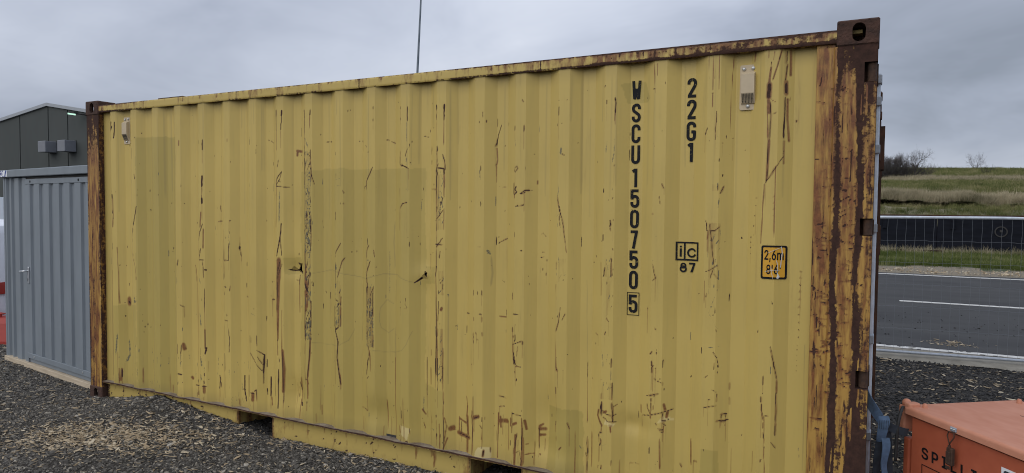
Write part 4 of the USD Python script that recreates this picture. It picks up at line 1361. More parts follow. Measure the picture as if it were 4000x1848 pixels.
s7 = unary_union([sbox(50, 41, 84, 50), Polygon([(72, 44), (84, 44), (70, 0), (57, 0)])])
decal(e8, 5.158, 1.372, mm, 'railway_code_digit', 'code_black', C); decal(s7, 5.158, 1.377, mm, 'railway_code_digit', 'code_black', C)
# amber height sticker
def rr(x0, y0, x1, y1, r): return sbox(x0 + r, y0 + r, x1 - r, y1 - r).buffer(r, 6)
ST = decal(rr(0, 0, 118, 166, 10), 5.571, 1.366, mm, 'height_sticker', 'black_print', C, out=.0022)
decal(rr(9, 10, 109, 156, 5), 5.571, 1.366, mm, 'amber_field', 'sticker_amber', ST, out=.0036)
def text_on(txt, h, wtarget, x0, z0, name, parent, out=.0048, sy=None):
    t = meshkit.text_mesh(txt, h, .0008, bold=True); b = t.bounds; s = wtarget / (b[1][0] - b[0][0]); t = t.subdivide_to_size(.008, max_iter=10)
    v = t.vertices; X = x0 + (v[:, 0] - b[0][0]) * s; Z = z0 + v[:, 1]
    obj(name, trimesh.Trimesh(np.stack([X, prof(X) + dents(X, Z) - out - v[:, 2], Z], -1), t.faces, process=False), 'black_print', parent)
text_on('2,6m', .046, .088, 5.586, 1.462, 'sticker_text', ST); text_on("8'6'", .044, .066, 5.596, 1.392, 'sticker_text', ST)
decal(unary_union([LineString([(92, 160), (96, 130), (92, 90), (90, 60)]).buffer(1.6), LineString([(34, 130), (92, 158)]).buffer(.8), LineString([(72, 92), (78, 64), (76, 40)]).buffer(1.3), LineString([(20, 38), (86, 46)]).buffer(.8), LineString([(46, 62), (56, 4)]).buffer(.9), Polygon([(74, 40), (87, 12), (80, 2), (72, 6), (76, 18)])]), 5.571, 1.366, mm, 'sticker_tear', 'torn_film', ST, out=.0062)

# plastic ventilator covers
def vent(xc, zc, label=None):
    y = YI - .001
    base = rr(-.041, -.112, .041, .112, .010); b = extr(base, .004).apply_transform(np.array([[1, 0, 0, xc], [0, 0, -1, y], [0, 1, 0, zc], [0, 0, 0, 1.0]]))
    V_ = obj('vent_cover', b, 'vent_plastic', C, label=label)
    hull = m3.Manifold.hull_points(np.array([(xc + sx * .035, y - .004, zc + z) for sx in (-1, 1) for z in (-.082, .077)] + [(xc + sx * .031, y - .030, zc + z) for sx in (-1, 1) for z in (.062, -.030)] + [(xc + sx * .031, y - .012, zc - .080) for sx in (-1, 1)]))
    obj('vent_hood', tri(hull), 'vent_plastic', V_)
    hl = []
    for r in range(8):
        for c in range(8):
            f = r / 7; z = zc - .036 - f * .040; yy = y - .030 + f * .0165 + .001; hl.append(bx(xc - .027 + c * .0072, xc - .0232 + c * .0072, yy - .0022, yy, z - .0019, z + .0019))
    obj('vent_grille', cat_(*hl), 'grille_hole', V_)
    for dx, dz in ((-.022, .092), (.022, .094), (0, -.094)): obj('bolt', trimesh.creation.icosphere(1, .0095).apply_transform(np.diag([1, .6, 1, 1.0])).apply_translation((xc + dx, y - .007, zc + dz)), 'zinc_bolt', V_, smooth=True)
vent(5.486, 2.320, 'near ventilator cover'); vent(.500, 2.325, 'far ventilator cover')

# ================================================================ GREY STEEL SHED beside the container
def local(name, o, rz, label, cat, group=None): return thing(name, label, cat, o, rz, group)
SH = local('storage_shed', (-2.272, .460, 0), -7.7, 'grey ribbed steel shed with door on a pale timber skid left of the container', 'shed')
SW, SD, SHH = 2.17, 2.2, 2.035
def ribs(x0, x1, z0, z1, grooves, y0=.0, depth=.022, gw=.075, sl=.012, mat='shed_grey', parent=SH, name='panel', **kw):
    pts = [(x0, y0)]
    for g_ in grooves:
        pts += [(g_ - gw / 2, y0), (g_ - gw / 2 + sl, y0 + depth), (g_ + gw / 2 - sl, y0 + depth), (g_ + gw / 2, y0)]
    pts.append((x1, y0)); P = np.array(pts); v = np.vstack([np.c_[P, np.full(len(P), z0)], np.c_[P, np.full(len(P), z1)]]); n = len(P); a = np.arange(n - 1)
    return obj(name, trimesh.Trimesh(v, np.vstack([np.c_[a, a + 1, a + n + 1], np.c_[a, a + n + 1, a + n]]), process=False), mat, parent, **kw)
ribs(0.0, .56, .045, 1.975, (.085, .215, .42), name='front_panel', gw=.10)
DOOR = ribs(.575, SW - .02, .155, 1.905, (.735, .965, 1.195, 1.425, 1.655, 1.885, 2.10), y0=-.010, name='door', mat='shed_grey_door', gw=.105)
obj('door_edge', cat_(bx(.563, .577, -.010, .03, .06, 1.96, .002)), 'shed_grey_door', DOOR)
obj('door_cap', bx(.575, SW - .02, -.012, .03, 1.906, 1.958, .003), 'shed_grey_door', DOOR)
obj('door_kick_plate', bx(.56, SW - .02, -.013, .03, .100, .154, .003), 'shed_grey_door', DOOR)
obj('door_sill', bx(.54, SW, .004, .06, .055, .098, .003), 'shed_grey_door', SH)
for x_ in (.70, 1.80):
    obj('hinge_hole', tube([(x_, -.0135, 1.932), (x_, -.010, 1.932)], .013, 10), 'black_print', DOOR); obj('screw', tube([(x_ + .03, -.017, .128), (x_ + .03, -.012, .128)], .010, 8), 'zinc_bolt', DOOR)
HD = obj('door_handle', bx(.616, .648, -.022, -.010, .885, 1.055, .004), 'chrome', DOOR)
obj('lever', tube(spline([(.632, -.022, 1.012), (.632, -.058, 1.012), (.60, -.066, 1.010), (.545, -.064, 1.004)], 14), .009, 8), 'chrome', HD, smooth=True)
obj('keyhole', bx(.627, .637, -.0235, -.0215, .905, .935), 'black_print', HD)
obj('corner_profile', bx(-.035, .0, -.006, .05, .03, 1.98, .004), 'shed_grey', SH)
ROOF = obj('roof_rim', cat_(bx(-.16, SW + .04, -.035, .012, 1.985, 2.062, .006), bx(-.16, -.113, .013, SD, 1.985, 2.062, .006), bx(-.112, SW + .03, .013, SD, 2.02, 2.055)), 'shed_grey', SH)
obj('side_wall', bx(-.03, -.004, .051, SD, .04, 1.98), 'shed_grey', SH); obj('side_wall', bx(SW - .02, SW, .051, SD, .04, 1.98), 'shed_grey', SH); obj('back_wall', bx(-.03, SW, SD, SD + .03, .04, 1.98), 'shed_grey', SH)
obj('shadow_gap', bx(.56, SW - .02, .005, .04, 1.959, 1.984), 'dark_steel', SH)
# corner sticker with hatching and letters
SK = obj('corner_sticker', bx(-.158, .175, -.0385, -.0352, 1.990, 2.056), 'sticker_white', SH)
for k, x_ in enumerate((-.155, -.085, .105)):
    p = Polygon([(x_, 0), (x_ + .030, 0), (x_ + .062, .066), (x_ + .032, .066)]); m = extr(p.intersection(sbox(-.158, 0, .175, .066)), .001); v = m.vertices
    obj('sticker_stripe', trimesh.Trimesh(np.c_[v[:, 0], -.0388 - v[:, 2], 1.990 + v[:, 1]], m.faces, process=False), 'sticker_blue', SK)
for x0_, z0_ in ((-.03, 1.990), (.055, 1.990), (-.015, 2.046), (.04, 2.046)): obj('sticker_stripe', bx(x0_, x0_ + .03, -.0398, -.0387, z0_, z0_ + .010), 'sticker_blue', SK)
t = meshkit.text_mesh('BOS', .030, .001, bold=True); v = t.vertices
obj('sticker_text', trimesh.Trimesh(np.c_[v[:, 0] * .8 - .01, -.0388 - v[:, 2], 2.008 + v[:, 1]], t.faces, process=False), 'sticker_blue', SK)
obj('timber_skid', bx(-.02, SW + .05, -.030, .055, .0, .052, .004), 'timber', SH); obj('timber_skid', bx(-.02, SW + .05, SD - .1, SD, .0, .05, .004), 'timber', SH); obj('floor_frame', bx(0, SW, .056, SD, .03, .06), 'dark_steel', SH)
hk = obj('roof_hook', tube(spline([(1.02, .55, 2.04), (1.06, .55, 2.075), (1.11, .56, 2.115), (1.15, .56, 2.135), (1.17, .56, 2.11)], 14), .017, 8), 'white_plastic', SH, smooth=True)

# ================================================================ BACKGROUND LEFT: hall, tank, blocks, van
RG = np.array([-33.54, 17.797, 7.172]); TH = .062; SLOPE = .158
HB = thing('industrial_hall', 'dark grey clad gabled industrial hall rising behind the grey shed', 'building', (RG[0], RG[1], 0), math.degrees(TH))
zr = RG[2]; xl, xr = -13.0, 13.0; ze = zr - .12
joints = [-13.0, -7.4, -4.95, -2.48, 0.0, 1.62, 4.1, 6.6, 13.0]
for k in range(len(joints) - 1):
    a, b = joints[k] + .035, joints[k + 1] - .035
    P = Polygon([(a, -.3), (b, -.3), (b, ze - SLOPE * abs(b)), (a, ze - SLOPE * abs(a))]); m = extr(P, .08); v = m.vertices
    obj('wall_panel', trimesh.Trimesh(np.c_[v[:, 0], .08 - v[:, 2], v[:, 1]], m.faces, process=False), 'hall_cladding', HB)
P = Polygon([(xl, -.3), (xr, -.3), (xr, ze - .02 - SLOPE * xr), (0, ze - .02), (xl, ze - .02 - SLOPE * xr)]); m = extr(P, .1); v = m.vertices
obj('gable_wall', trimesh.Trimesh(np.c_[v[:, 0], .17 - v[:, 2], v[:, 1]], m.faces, process=False), 'hall_joint', HB)
for sgn in (-1, 1):
    P = Polygon([(0, zr), (sgn * 13.4, zr - SLOPE * 13.4), (sgn * 13.4, zr - SLOPE * 13.4 - .17), (0, zr - .17)]); m = extr(P, .12); v = m.vertices
    obj('verge_trim', trimesh.Trimesh(np.c_[v[:, 0], .02 - v[:, 2], v[:, 1]], m.faces, process=False), 'hall_trim', HB)
    P = Polygon([(0, zr - .03), (sgn * 13.3, zr - .03 - SLOPE * 13.3), (sgn * 13.3, zr - .12 - SLOPE * 13.3), (0, zr - .12)]); m = extr(P, 24.0); v = m.vertices
    obj('roof', trimesh.Trimesh(np.c_[v[:, 0], .025 + v[:, 2], v[:, 1]], m.faces, process=False), 'hall_trim', HB)
    x0_, x1_ = sorted((sgn * 13.0, sgn * 12.85)); obj('side_wall', bx(x0_, x1_, .18, 24, -.3, zr - .14 - SLOPE * 13), 'hall_cladding', HB)
obj('rear_wall', bx(-13, 13, 23.8, 24, -.3, zr - .2 - SLOPE * 13), 'hall_cladding', HB)
for x_ in (.08, 1.68):
    VB = obj('extract_vent', bx(x_, x_ + .62, -.62, -.003, 4.47, 5.06, .02), 'hall_vent', HB); obj('vent_flange', bx(x_ - .03, x_ + .65, -.020, -.0005, 4.43, 5.10), 'hall_joint', VB)
lh = [(2.76, -.5, 6.30)]
LMP = obj('flood_lamp', tri(m3.Manifold.hull_points(np.array([(2.60, -.62, 6.44), (2.60, -.34, 6.44), (3.05, -.62, 6.37), (3.05, -.34, 6.37), (2.62, -.62, 6.50), (2.62, -.34, 6.50), (3.08, -.62, 6.46), (3.08, -.34, 6.46)]))), 'dark_steel', HB)
obj('lamp_lens', tri(m3.Manifold.hull_points(np.array([(2.60, -.63, 6.36), (2.60, -.36, 6.36), (2.82, -.63, 6.325), (2.82, -.36, 6.325), (2.60, -.63, 6.435), (2.60, -.36, 6.435), (2.84, -.63, 6.395), (2.84, -.36, 6.395)]))), 'lamp_glow', LMP)
obj('lamp_arm', tube([(3.0, -.48, 6.40), (3.15, -.2, 6.38), (3.15, .0, 6.36)], .04, 8), 'dark_steel', LMP)

ms_ = thing('lamp_mast', 'slim tapering grey metal mast standing behind the yellow container', 'mast', (-8.73, 16.58, 0))
d_ = np.array([.0363, .0254, 1.0])
obj('pole', tube([d_ * 0, d_ * 4, d_ * 6.5, d_ * 9.1, d_ * 13.5], [.075, .055, .042, .030, .016], 12), 'mast_grey', ms_, smooth=True); obj('base_plate', bx(-.16, .16, -.16, .16, -.02, .03), 'galvanised_dull', ms_)

# things that show in the gap left of the shed, along the camera's line of sight
def gap(dist, z, off=0.0):
    b = np.array([-0.8934, 0.4493]); n_ = np.array([-b[1], b[0]]); p = CAM_P[:2] + b * dist + n_ * off; return (p[0], p[1], z)
TK = thing('white_tank', 'rounded white plastic tank with a red valve collar left of the grey shed', 'tank', gap(11.4, 0, .62), 24)
prof_ = [(0, .10), (.50, .10), (.60, .22), (.63, .38), (.64, .56), (.64, 1.30), (.60, 1.42), (.48, 1.49), (.16, 1.52), (0, 1.52)]
obj('shell', trimesh.creation.revolve(np.array(prof_), sections=40), 'white_plastic', TK, smooth=40)
obj('valve_collar', trimesh.creation.revolve(np.array([(.30, .55), (.655, .55), (.665, .62), (.655, .70), (.30, .70)]), sections=40), 'red_plastic', TK, smooth=40)
obj('filler_cap', trimesh.creation.revolve(np.array([(0, 1.51), (.17, 1.51), (.17, 1.56), (0, 1.57)]), sections=24), 'red_plastic', TK, smooth=40)
obj('cradle', cat_(bx(-.5, .5, -.08, .08, 0, .11), bx(-.08, .08, -.5, .5, 0, .105)), 'dark_steel', TK)
RB = thing('red_block', 'red moulded plastic barrier block on the gravel below the white tank', 'barrier', gap(10.55, 0, .16), 24)
obj('body', tri(m3.Manifold.hull_points(np.array([(x * .34, y * .2, .03) for x in (-1, 1) for y in (-1, 1)] + [(x * .31, y * .15, .24) for x in (-1, 1) for y in (-1, 1)] + [(x * .26, y * .10, .30) for x in (-1, 1) for y in (-1, 1)]))), 'red_plastic', RB); obj('foot', bx(-.36, .36, -.22, .22, 0, .029), 'red_plastic', RB)
obj('lifting_lug', tube([(-.08, 0, .29), (-.07, 0, .34), (.07, 0, .34), (.08, 0, .29)], .018, 8), 'red_plastic', RB)
VN = thing('parked_van', 'white van parked far off, seen in the gap left of the grey shed', 'van', gap(30, 0, .35), 118)
bd = Polygon([(-2.4, .45), (2.4, .45), (2.45, .95), (1.75, 1.15), (1.15, 1.85), (-2.3, 1.95), (-2.4, 1.2)]); m = extr(bd, 1.8); v = m.vertices
obj('body', trimesh.Trimesh(np.c_[v[:, 0], v[:, 2] - .9, v[:, 1]], m.faces, process=False), 'van_white', VN)
obj('windscreen', tri(m3.Manifold.hull_points(np.array([(1.73, s * .74, 1.19) for s in (-1, 1)] + [(1.22, s * .70, 1.80) for s in (-1, 1)] + [(1.77, s * .74, 1.21) for s in (-1, 1)] + [(1.26, s * .70, 1.82) for s in (-1, 1)]))), 'window_dark', VN)
for s in (-1, 1):
    y0_, y1_ = sorted((s * .905, s * .915)); obj('side_window', bx(.35, 1.15, y0_, y1_, 1.22, 1.72), 'window_dark', VN)
    for x_ in (-1.5, 1.5):
        wy = s * .82; wl = obj('wheel', tube([(x_, wy - .1, .33), (x_, wy + .1, .33)], .33, 20), 'rubber_black', VN, smooth=40); obj('hub', tube([(x_, wy - .105, .33), (x_, wy + .105, .33)], .17, 12), 'galvanised_dull', wl, smooth=40)

# ================================================================ TEMPORARY FENCE along the road edge
FN = thing('mesh_fence', 'galvanised temporary mesh fence panel standing between dark gravel and road', 'fence', (0, 0, 0))
def fy_(x): return 5.60 + (x - 6.0) * .115
def fz_(x, z): return (x, fy_(x), z)
xa, xb2 = 4.9, 8.4; xm = np.linspace(xa, xb2, 24)
obj('top_tube', tube([fz_(x, 1.642 + .004 * math.sin(x * 2)) for x in xm], .0175, 10), 'galvanised', FN, smooth=True); obj('bottom_tube', tube([fz_(x, .062) for x in xm], .017, 10), 'galvanised_dull', FN, smooth=True)
for x in (xa, xb2): obj('end_tube', tube([fz_(x, .03), fz_(x, 1.66)], .019, 10), 'galvanised', FN, smooth=True)
k = 0
for x in np.arange(xa + .1, xb2 - .03, .0935): obj('wire', tube([fz_(x, .07), fz_(x + .0008 * math.sin(k * 2.1), .9), fz_(x, 1.635)], .0011, 4), 'fence_wire', FN); k += 1
for z in (1.372, 1.118, .86, .60, .34): obj('wire', tube([fz_(x, z + .0008 * math.sin(x * 9)) for x in xm], .0011, 4), 'fence_wire', FN)
for x in (xa, xb2): obj('foot_block', bx(x - .12, x + .12, fy_(x) - .32, fy_(x) + .32, .0, .055, .01), 'rubber_black', FN)

# ================================================================ DARK WALL beyond the road, with rusty capping
WL = thing('steel_wall', 'low dark navy steel wall with rusty capping below the grassy bank', 'wall', (0, 32.3, 0))
for k in range(-8, 12):
    x0_ = 3.2 + k * 5.4; obj('wall_plate', bx(x0_ + .01, x0_ + 5.39, .03, .11, -.4, 1.53), 'navy_wall', WL)
    obj('capping', bx(x0_ + .004, x0_ + 5.396, -.03, .14, 1.533, 1.60, .006), 'rust_brown', WL)
for x_ in (6.55, 9.20, 11.85, 14.5, 3.9): obj('bracket', cat_(bx(x_ - .07, x_ + .07, -.05, .028, 1.02, 1.49), bx(x_ - .09, x_ + .09, -.06, .028, .98, 1.018)), 'navy_wall', WL)
ring = trimesh.creation.annulus(.19, .235, .03); ring.apply_transform(trimesh.transformations.rotation_matrix(math.pi / 2, (1, 0, 0))); ring.apply_translation((10.95, .012, .90)); PLT = obj('round_plate', ring, 'dark_steel', WL, smooth=40)
obj('plate_bolt', bx(10.90, 11.0, -.02, .028, .88, .98), 'dark_steel', PLT)
obj('post', bx(12.0, 12.18, -.04, .028, -.05, 1.50), 'navy_wall', WL)
BM = thing('steel_beam', 'rusty steel beam lying in the grass at the foot of the dark wall', 'beam', (2.75, 30.55, -.095), -.6)
obj('web', bx(0, 6.0, .07, .085, .012, .188), 'rust_brown', BM); obj('flange', bx(0, 6.0, 0, .155, .189, .201, .002), 'rust_brown', BM); obj('flange', bx(0, 6.0, 0, .155, -.001, .011, .002), 'rust_brown', BM)

# ================================================================ ORANGE SPILL BOX, strap and cord
BX = thing('spill_box', 'faded orange moulded plastic lidded box with black stencil letters at the near container corner', 'box', (6.214, .289, 0), -52.4)
BL, BW = 1.15, .66
b_ = m3.Manifold.hull_points(np.array([(x, y, z) for x in (.03, BL - .03) for y in (.03, BW - .03) for z in (.03,)] + [(x, y, .705) for x, y in ((.012, .05), (.05, .012), (BL - .012, .05), (BL - .05, .012), (.012, BW - .05), (.05, BW - .012), (BL - .012, BW - .05), (BL - .05, BW - .012))]))
obj('box_body', tri(b_), 'orange_plastic', BX)
def rbox(x0, x1, y0, y1, z0, z1, r, rt):
    pts = []
    for cx, cy in ((x0 + r, y0 + r), (x1 - r, y0 + r), (x1 - r, y1 - r), (x0 + r, y1 - r)):
        for q in np.linspace(0, 2 * math.pi, 24, endpoint=False):
            pts.append((cx + r * math.cos(q), cy + r * math.sin(q), z0)); pts.append((cx + r * math.cos(q), cy + r * math.sin(q), z1 - rt))
            for t in (.3, .6, .85): pts.append((cx + (r - rt * (1 - math.cos(t * math.pi / 2))) * math.cos(q), cy + (r - rt * (1 - math.cos(t * math.pi / 2))) * math.sin(q), z1 - rt + rt * math.sin(t * math.pi / 2)))
            pts.append((cx + (r - rt) * math.cos(q), cy + (r - rt) * math.sin(q), z1))
    return tri(m3.Manifold.hull_points(np.array(pts)))
obj('seam_gasket', bx(.03, BL - .03, .03, BW - .03, .700, .7165), 'rubber_black', BX)
LID = obj('lid', rbox(-.006, BL + .006, -.006, BW + .006, .7165, .752, .035, .014), 'faded_orange', BX, smooth=40)
for (x, y, r, h) in ((.055, .075, .012, .018), (.055, BW - .05, .012, .020), (BL - .06, .06, .012, .02), (BL - .06, BW - .06, .012, .02)): obj('stacking_peg', tube([(x, y, .748), (x, y, .752 + h * .6), (x, y, .752 + h)], [r, r, r * .6], 12), 'faded_orange', LID, smooth=40)
obj('corner_boss', rbox(.0, .045, .0, .065, .745, .768, .014, .008), 'faded_orange', LID, smooth=40)
for x0_, x1_ in ((.24, .275), (.33, .365), (.42, .455)): obj('lid_slot', bx(x0_, x1_, .42, .424, .7515, .7528), 'dark_steel', LID)
for zz in (.60,):
    HG = obj('hinge_lug', rbox(-.052, -.008, .015, .075, .615, .742, .012, .008), 'faded_orange', BX, smooth=40); obj('hinge_knob', trimesh.creation.icosphere(2, .021).apply_translation((-.030, .045, .752)), 'faded_orange', HG, smooth=True)
obj('side_rib', rbox(-.030, .012, .03, .09, .30, .585, .012, .008), 'orange_plastic', BX, smooth=40)
# toggle latch of the lid
LT = obj('latch', bx(.302, .336, -.012, -.006, .722, .742, .002), 'galvanised_dull', BX)
for x in (.311, .327): obj('rivet', trimesh.creation.icosphere(1, .005).apply_translation((x, -.013, .733)), 'zinc_bolt', LT, smooth=True)
obj('latch_loop', tube([(.330, -.016, .722), (.334, -.018, .700), (.318, -.022, .672), (.314, -.022, .655), (.310, -.022, .672), (.296, -.018, .698), (.300, -.016, .716), (.330, -.016, .722)], .003, 6), 'rust_brown', LT, smooth=True)
obj('latch_lever', cat_(bx(.298, .332, -.026, -.006, .568, .648, .004), bx(.303, .327, -.031, -.0265, .575, .63, .001), bx(.303, .327, -.031, -.0265, .552, .566, .001)), 'hinge_rust', LT)
obj('latch_link', tube([(.314, -.022, .660), (.315, -.024, .645)], .006, 8), 'rust_brown', LT)
t = meshkit.text_mesh('SPILLIE', .055, .0012, bold=True)
def spaced(word, h, x0, adv):
    out, x = [], x0
    for ch in word:
        m = meshkit.text_mesh(ch, h, .0012, bold=True); b = m.bounds; w = b[1][0] - b[0][0]; m.apply_translation((x - b[0][0], 0, 0)); out.append(m); x += w + adv
    return out
for m in spaced('SPILLIE', .052, .112, .022):
    v = m.vertices; yy = .012 + (.705 - (.528 + v[:, 1])) * (.018 / .675)
    obj('stencil_letter', trimesh.Trimesh(np.c_[v[:, 0], yy - .0015 - v[:, 2], .528 + v[:, 1]], m.faces, process=False), 'black_print', BX)
def face(poly, name, mat, parent, out=.0012):
    m = extr(poly, .0008); v = m.vertices; yy = .012 + (.705 - v[:, 1]) * (.018 / .675); return obj(name, trimesh.Trimesh(np.c_[v[:, 0], yy - out - v[:, 2], v[:, 1]], m.faces, process=False), mat, parent)
face(sbox(.112, .26, .50, .498).difference(sbox(.116, .264, .496, .494)), 'stencil_frame', 'black_print', BX)
LB = face(sbox(.548, .50, .72, .648), 'paper_label', 'sticker_white', BX); face(rr(.560, .615, .70, .638, .011), 'label_print', 'webbing_dark', LB, .0024)

# ================================================================ STRAP AND CORD
SX, SY = 6.058, 0.0
ST_ = thing('ratchet_strap', 'blue webbing strap knotted and hanging from the container door beside the orange box', 'strap', (0, 0, 0))
def sp(pts, side, n=18, th=.004): p = spline(pts, n); s = spline(side, n); return ribbon(p, s, th)
obj('strap_run', sp([(6.050, .34, .775), (6.075, .27, .735), (6.110, .22, .695), (6.125, .215, .675)], [(.008, .002, .024), (.010, 0, .024), (.012, 0, .022), (.012, 0, .020)]), 'webbing_blue', ST_, smooth=30)
K = obj('strap_knot', sp([(6.128, .175, .712), (6.132, .160, .690), (6.128, .158, .660), (6.122, .165, .620), (6.118, .18, .585)], [(.020, .0, .004), (.024, .0, .005), (.023, .0, .004), (.020, .004, .002), (.018, .004, .0)], 20, .006), 'webbing_blue', ST_, smooth=30)
for q in range(5): obj('stitch_row', bx(6.112 + q * .009, 6.114 + q * .009, .1525, .1545, .655, .700), 'webbing_dark', K)
obj('strap_band', sp([(6.135, .19, .672), (6.165, .20, .655), (6.205, .215, .640), (6.235, .24, .632)], [(.004, .002, .021), (.004, .0, .020), (.004, 0, .019), (.004, 0, .018)]), 'webbing_dark', ST_, smooth=30)
obj('strap_tail', sp([(6.122, .185, .60), (6.112, .19, .52), (6.105, .20, .42), (6.102, .21, .28), (6.10, .22, .06)], [(.020, .006, 0), (.016, .012, 0), (.012, .014, 0), (.017, .01, 0), (.019, .006, 0)], 24), 'webbing_dark', ST_, smooth=30)
obj('strap_tail', sp([(6.138, .170, .61), (6.142, .165, .54), (6.136, .165, .47), (6.150, .165, .41), (6.176, .17, .34), (6.20, .18, .16), (6.205, .19, .04)], [(.018, .0, .002), (.014, .012, .0), (.011, .014, 0), (.017, .010, 0), (.020, .004, .004), (.018, .01, 0), (.018, .01, 0)], 30), 'webbing_blue', ST_, smooth=30)
obj('strap_tail', sp([(6.150, .215, .63), (6.158, .215, .52), (6.164, .22, .40), (6.172, .22, .2), (6.175, .22, .04)], [(.012, .012, 0), (.014, .010, 0), (.012, .012, 0), (.015, .01, 0), (.015, .01, 0)], 24), 'webbing_dark', ST_, smooth=30)
CD = obj('rubber_cord', tube(spline([(6.214, .285, .742), (6.200, .235, .715), (6.192, .215, .670), (6.188, .21, .60), (6.186, .21, .53), (6.185, .212, .495)], 22), [.008] * 22, 8), 'rubber_black', None, smooth=True, label='black rubber cord hooked over the left corner of the orange box', cat='cord')

# ================================================================ GRAVEL, CHIPS, GRASS
UsdGeom.Scope.Define(stage, '/World/Looks').GetPrim()
def quat(yaw, tilt, az):
    """yaw about z then a tilt about a horizontal axis"""
    h = yaw / 2; a = np.stack([np.cos(h), 0 * h, 0 * h, np.sin(h)], 1); t = tilt / 2; b = np.stack([np.cos(t), np.sin(t) * np.cos(az), np.sin(t) * np.sin(az), 0 * t], 1)
    w = b[:, 0] * a[:, 0] - (b[:, 1:] * a[:, 1:]).sum(1); v = b[:, :1] * a[:, 1:] + a[:, :1] * b[:, 1:] + np.cross(b[:, 1:], a[:, 1:]); return np.c_[w, v]
def instancer(name, protos, mat, pos, yaw, tilt, scale, label, cat, smooth=False):
    p = path_for(name, None); I = UsdGeom.PointInstancer.Define(stage, p); tg = []
    for q in protos: tg.append(Sdf.Path(obj('piece', q, mat, p, smooth=smooth)))
    I.CreatePrototypesRel().SetTargets(tg); n = len(pos)
    I.CreateProtoIndicesAttr(Vt.IntArray.FromNumpy(rng.integers(0, len(protos), n).astype(np.int32))); I.CreatePositionsAttr(Vt.Vec3fArray.FromNumpy(np.asarray(pos, np.float32)))
    q = quat(np.asarray(yaw), np.asarray(tilt), rng.uniform(0, 6.28, n)); I.CreateOrientationsAttr(Vt.QuathArray([Gf.Quath(*map(float, r)) for r in q]))
    s = np.asarray(scale, np.float32); s = np.repeat(s[:, None], 3, 1) if s.ndim == 1 else s; I.CreateScalesAttr(Vt.Vec3fArray.FromNumpy(s)); tag(I.GetPrim(), label, cat, kind='stuff'); return p
def stone(seed):
    r = np.random.default_rng(seed); p = r.normal(size=(15, 3)); p /= np.linalg.norm(p, axis=1, keepdims=True); p *= r.uniform(.8, 1.1, (15, 1)); p *= np.array([1.0, r.uniform(.6, .85), r.uniform(.38, .6)]); return tri(m3.Manifold.hull_points(p))
def chip(seed):
    r = np.random.default_rng(seed); w = r.uniform(.14, .42); k = r.uniform(-.25, .25)
    P = Polygon([(-1, -w * r.uniform(.2, .8)), (.2, -w), (1, -w * r.uniform(.1, .8)), (1.05, w * r.uniform(.2, .7)), (-.1, w), (-.95, w * r.uniform(.4, .9))]); m = extr(P, .10); m = m.subdivide_to_size(.8); v = m.vertices.copy(); v[:, 2] += k * v[:, 0] ** 2; return trimesh.Trimesh(v, m.faces, process=False)
stones = [stone(s) for s in range(8)]; chips = [chip(50 + s) for s in range(7)]
def scatter(poly, dens):
    a, b, c, d = poly.bounds; n = int((c - a) * (d - b) * dens); x, y = rng.uniform(a, c, n), rng.uniform(b, d, n); k = shapely.contains_xy(poly, x, y); return x[k], y[k]
LEFTV = Polygon([(1.1, -1.75), (2.4, -1.1), (3.7, -.25), (4.2, .03), (.1, .03), (-.1, .35), (-.3, .5), (-2.3, .75), (-4.6, 2.3), (-5.2, 2.0), (-2.9, .35)])
foot = sbox(-2.35, .50, -.05, 2.8).union(sbox(.0, .10, 6.06, 2.40))
near = LEFTV.difference(foot)
def drop(x, y, s, k): return np.c_[x, y, gravel_z(x, y) + s * k]
x, y = scatter(near, 7800); s = np.clip(rng.lognormal(-4.86, .42, len(x)), .004, .030)
instancer('gravel', stones, 'stone_grey', drop(x, y, s, .12), rng.uniform(0, 6.28, len(x)), rng.normal(0, .35, len(x)), s, 'grey crushed stone gravel heaped along the foot of the yellow container', 'gravel')
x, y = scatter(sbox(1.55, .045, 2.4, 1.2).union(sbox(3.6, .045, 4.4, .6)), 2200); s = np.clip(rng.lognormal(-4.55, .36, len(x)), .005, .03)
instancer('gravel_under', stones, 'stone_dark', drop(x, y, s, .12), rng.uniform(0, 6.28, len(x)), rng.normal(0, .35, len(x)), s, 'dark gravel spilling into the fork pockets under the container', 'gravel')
RIGHTV = Polygon([(6.02, -1.6), (8.6, -1.6), (11.5, 5.42), (6.02, 5.5)]).difference(foot)
x, y = scatter(RIGHTV, 2100); s = np.clip(rng.lognormal(-4.62, .32, len(x)), .005, .025)
instancer('dark_gravel', stones, 'stone_dark', drop(x, y, s, .12), rng.uniform(0, 6.28, len(x)), rng.normal(0, .35, len(x)), s, 'nearly black gravel between the orange box and the fence', 'gravel')
OUT = sbox(-6.5, -3.6, 10, 5.4).difference(near).difference(RIGHTV).difference(foot)
x, y = scatter(OUT, 800); s = np.clip(rng.lognormal(-4.5, .40, len(x)), .006, .035)
instancer('loose_gravel', stones, 'stone_grey', drop(x, y, s, .12), rng.uniform(0, 6.28, len(x)), rng.normal(0, .35, len(x)), s, 'loose grey gravel spread over the rest of the yard', 'gravel')
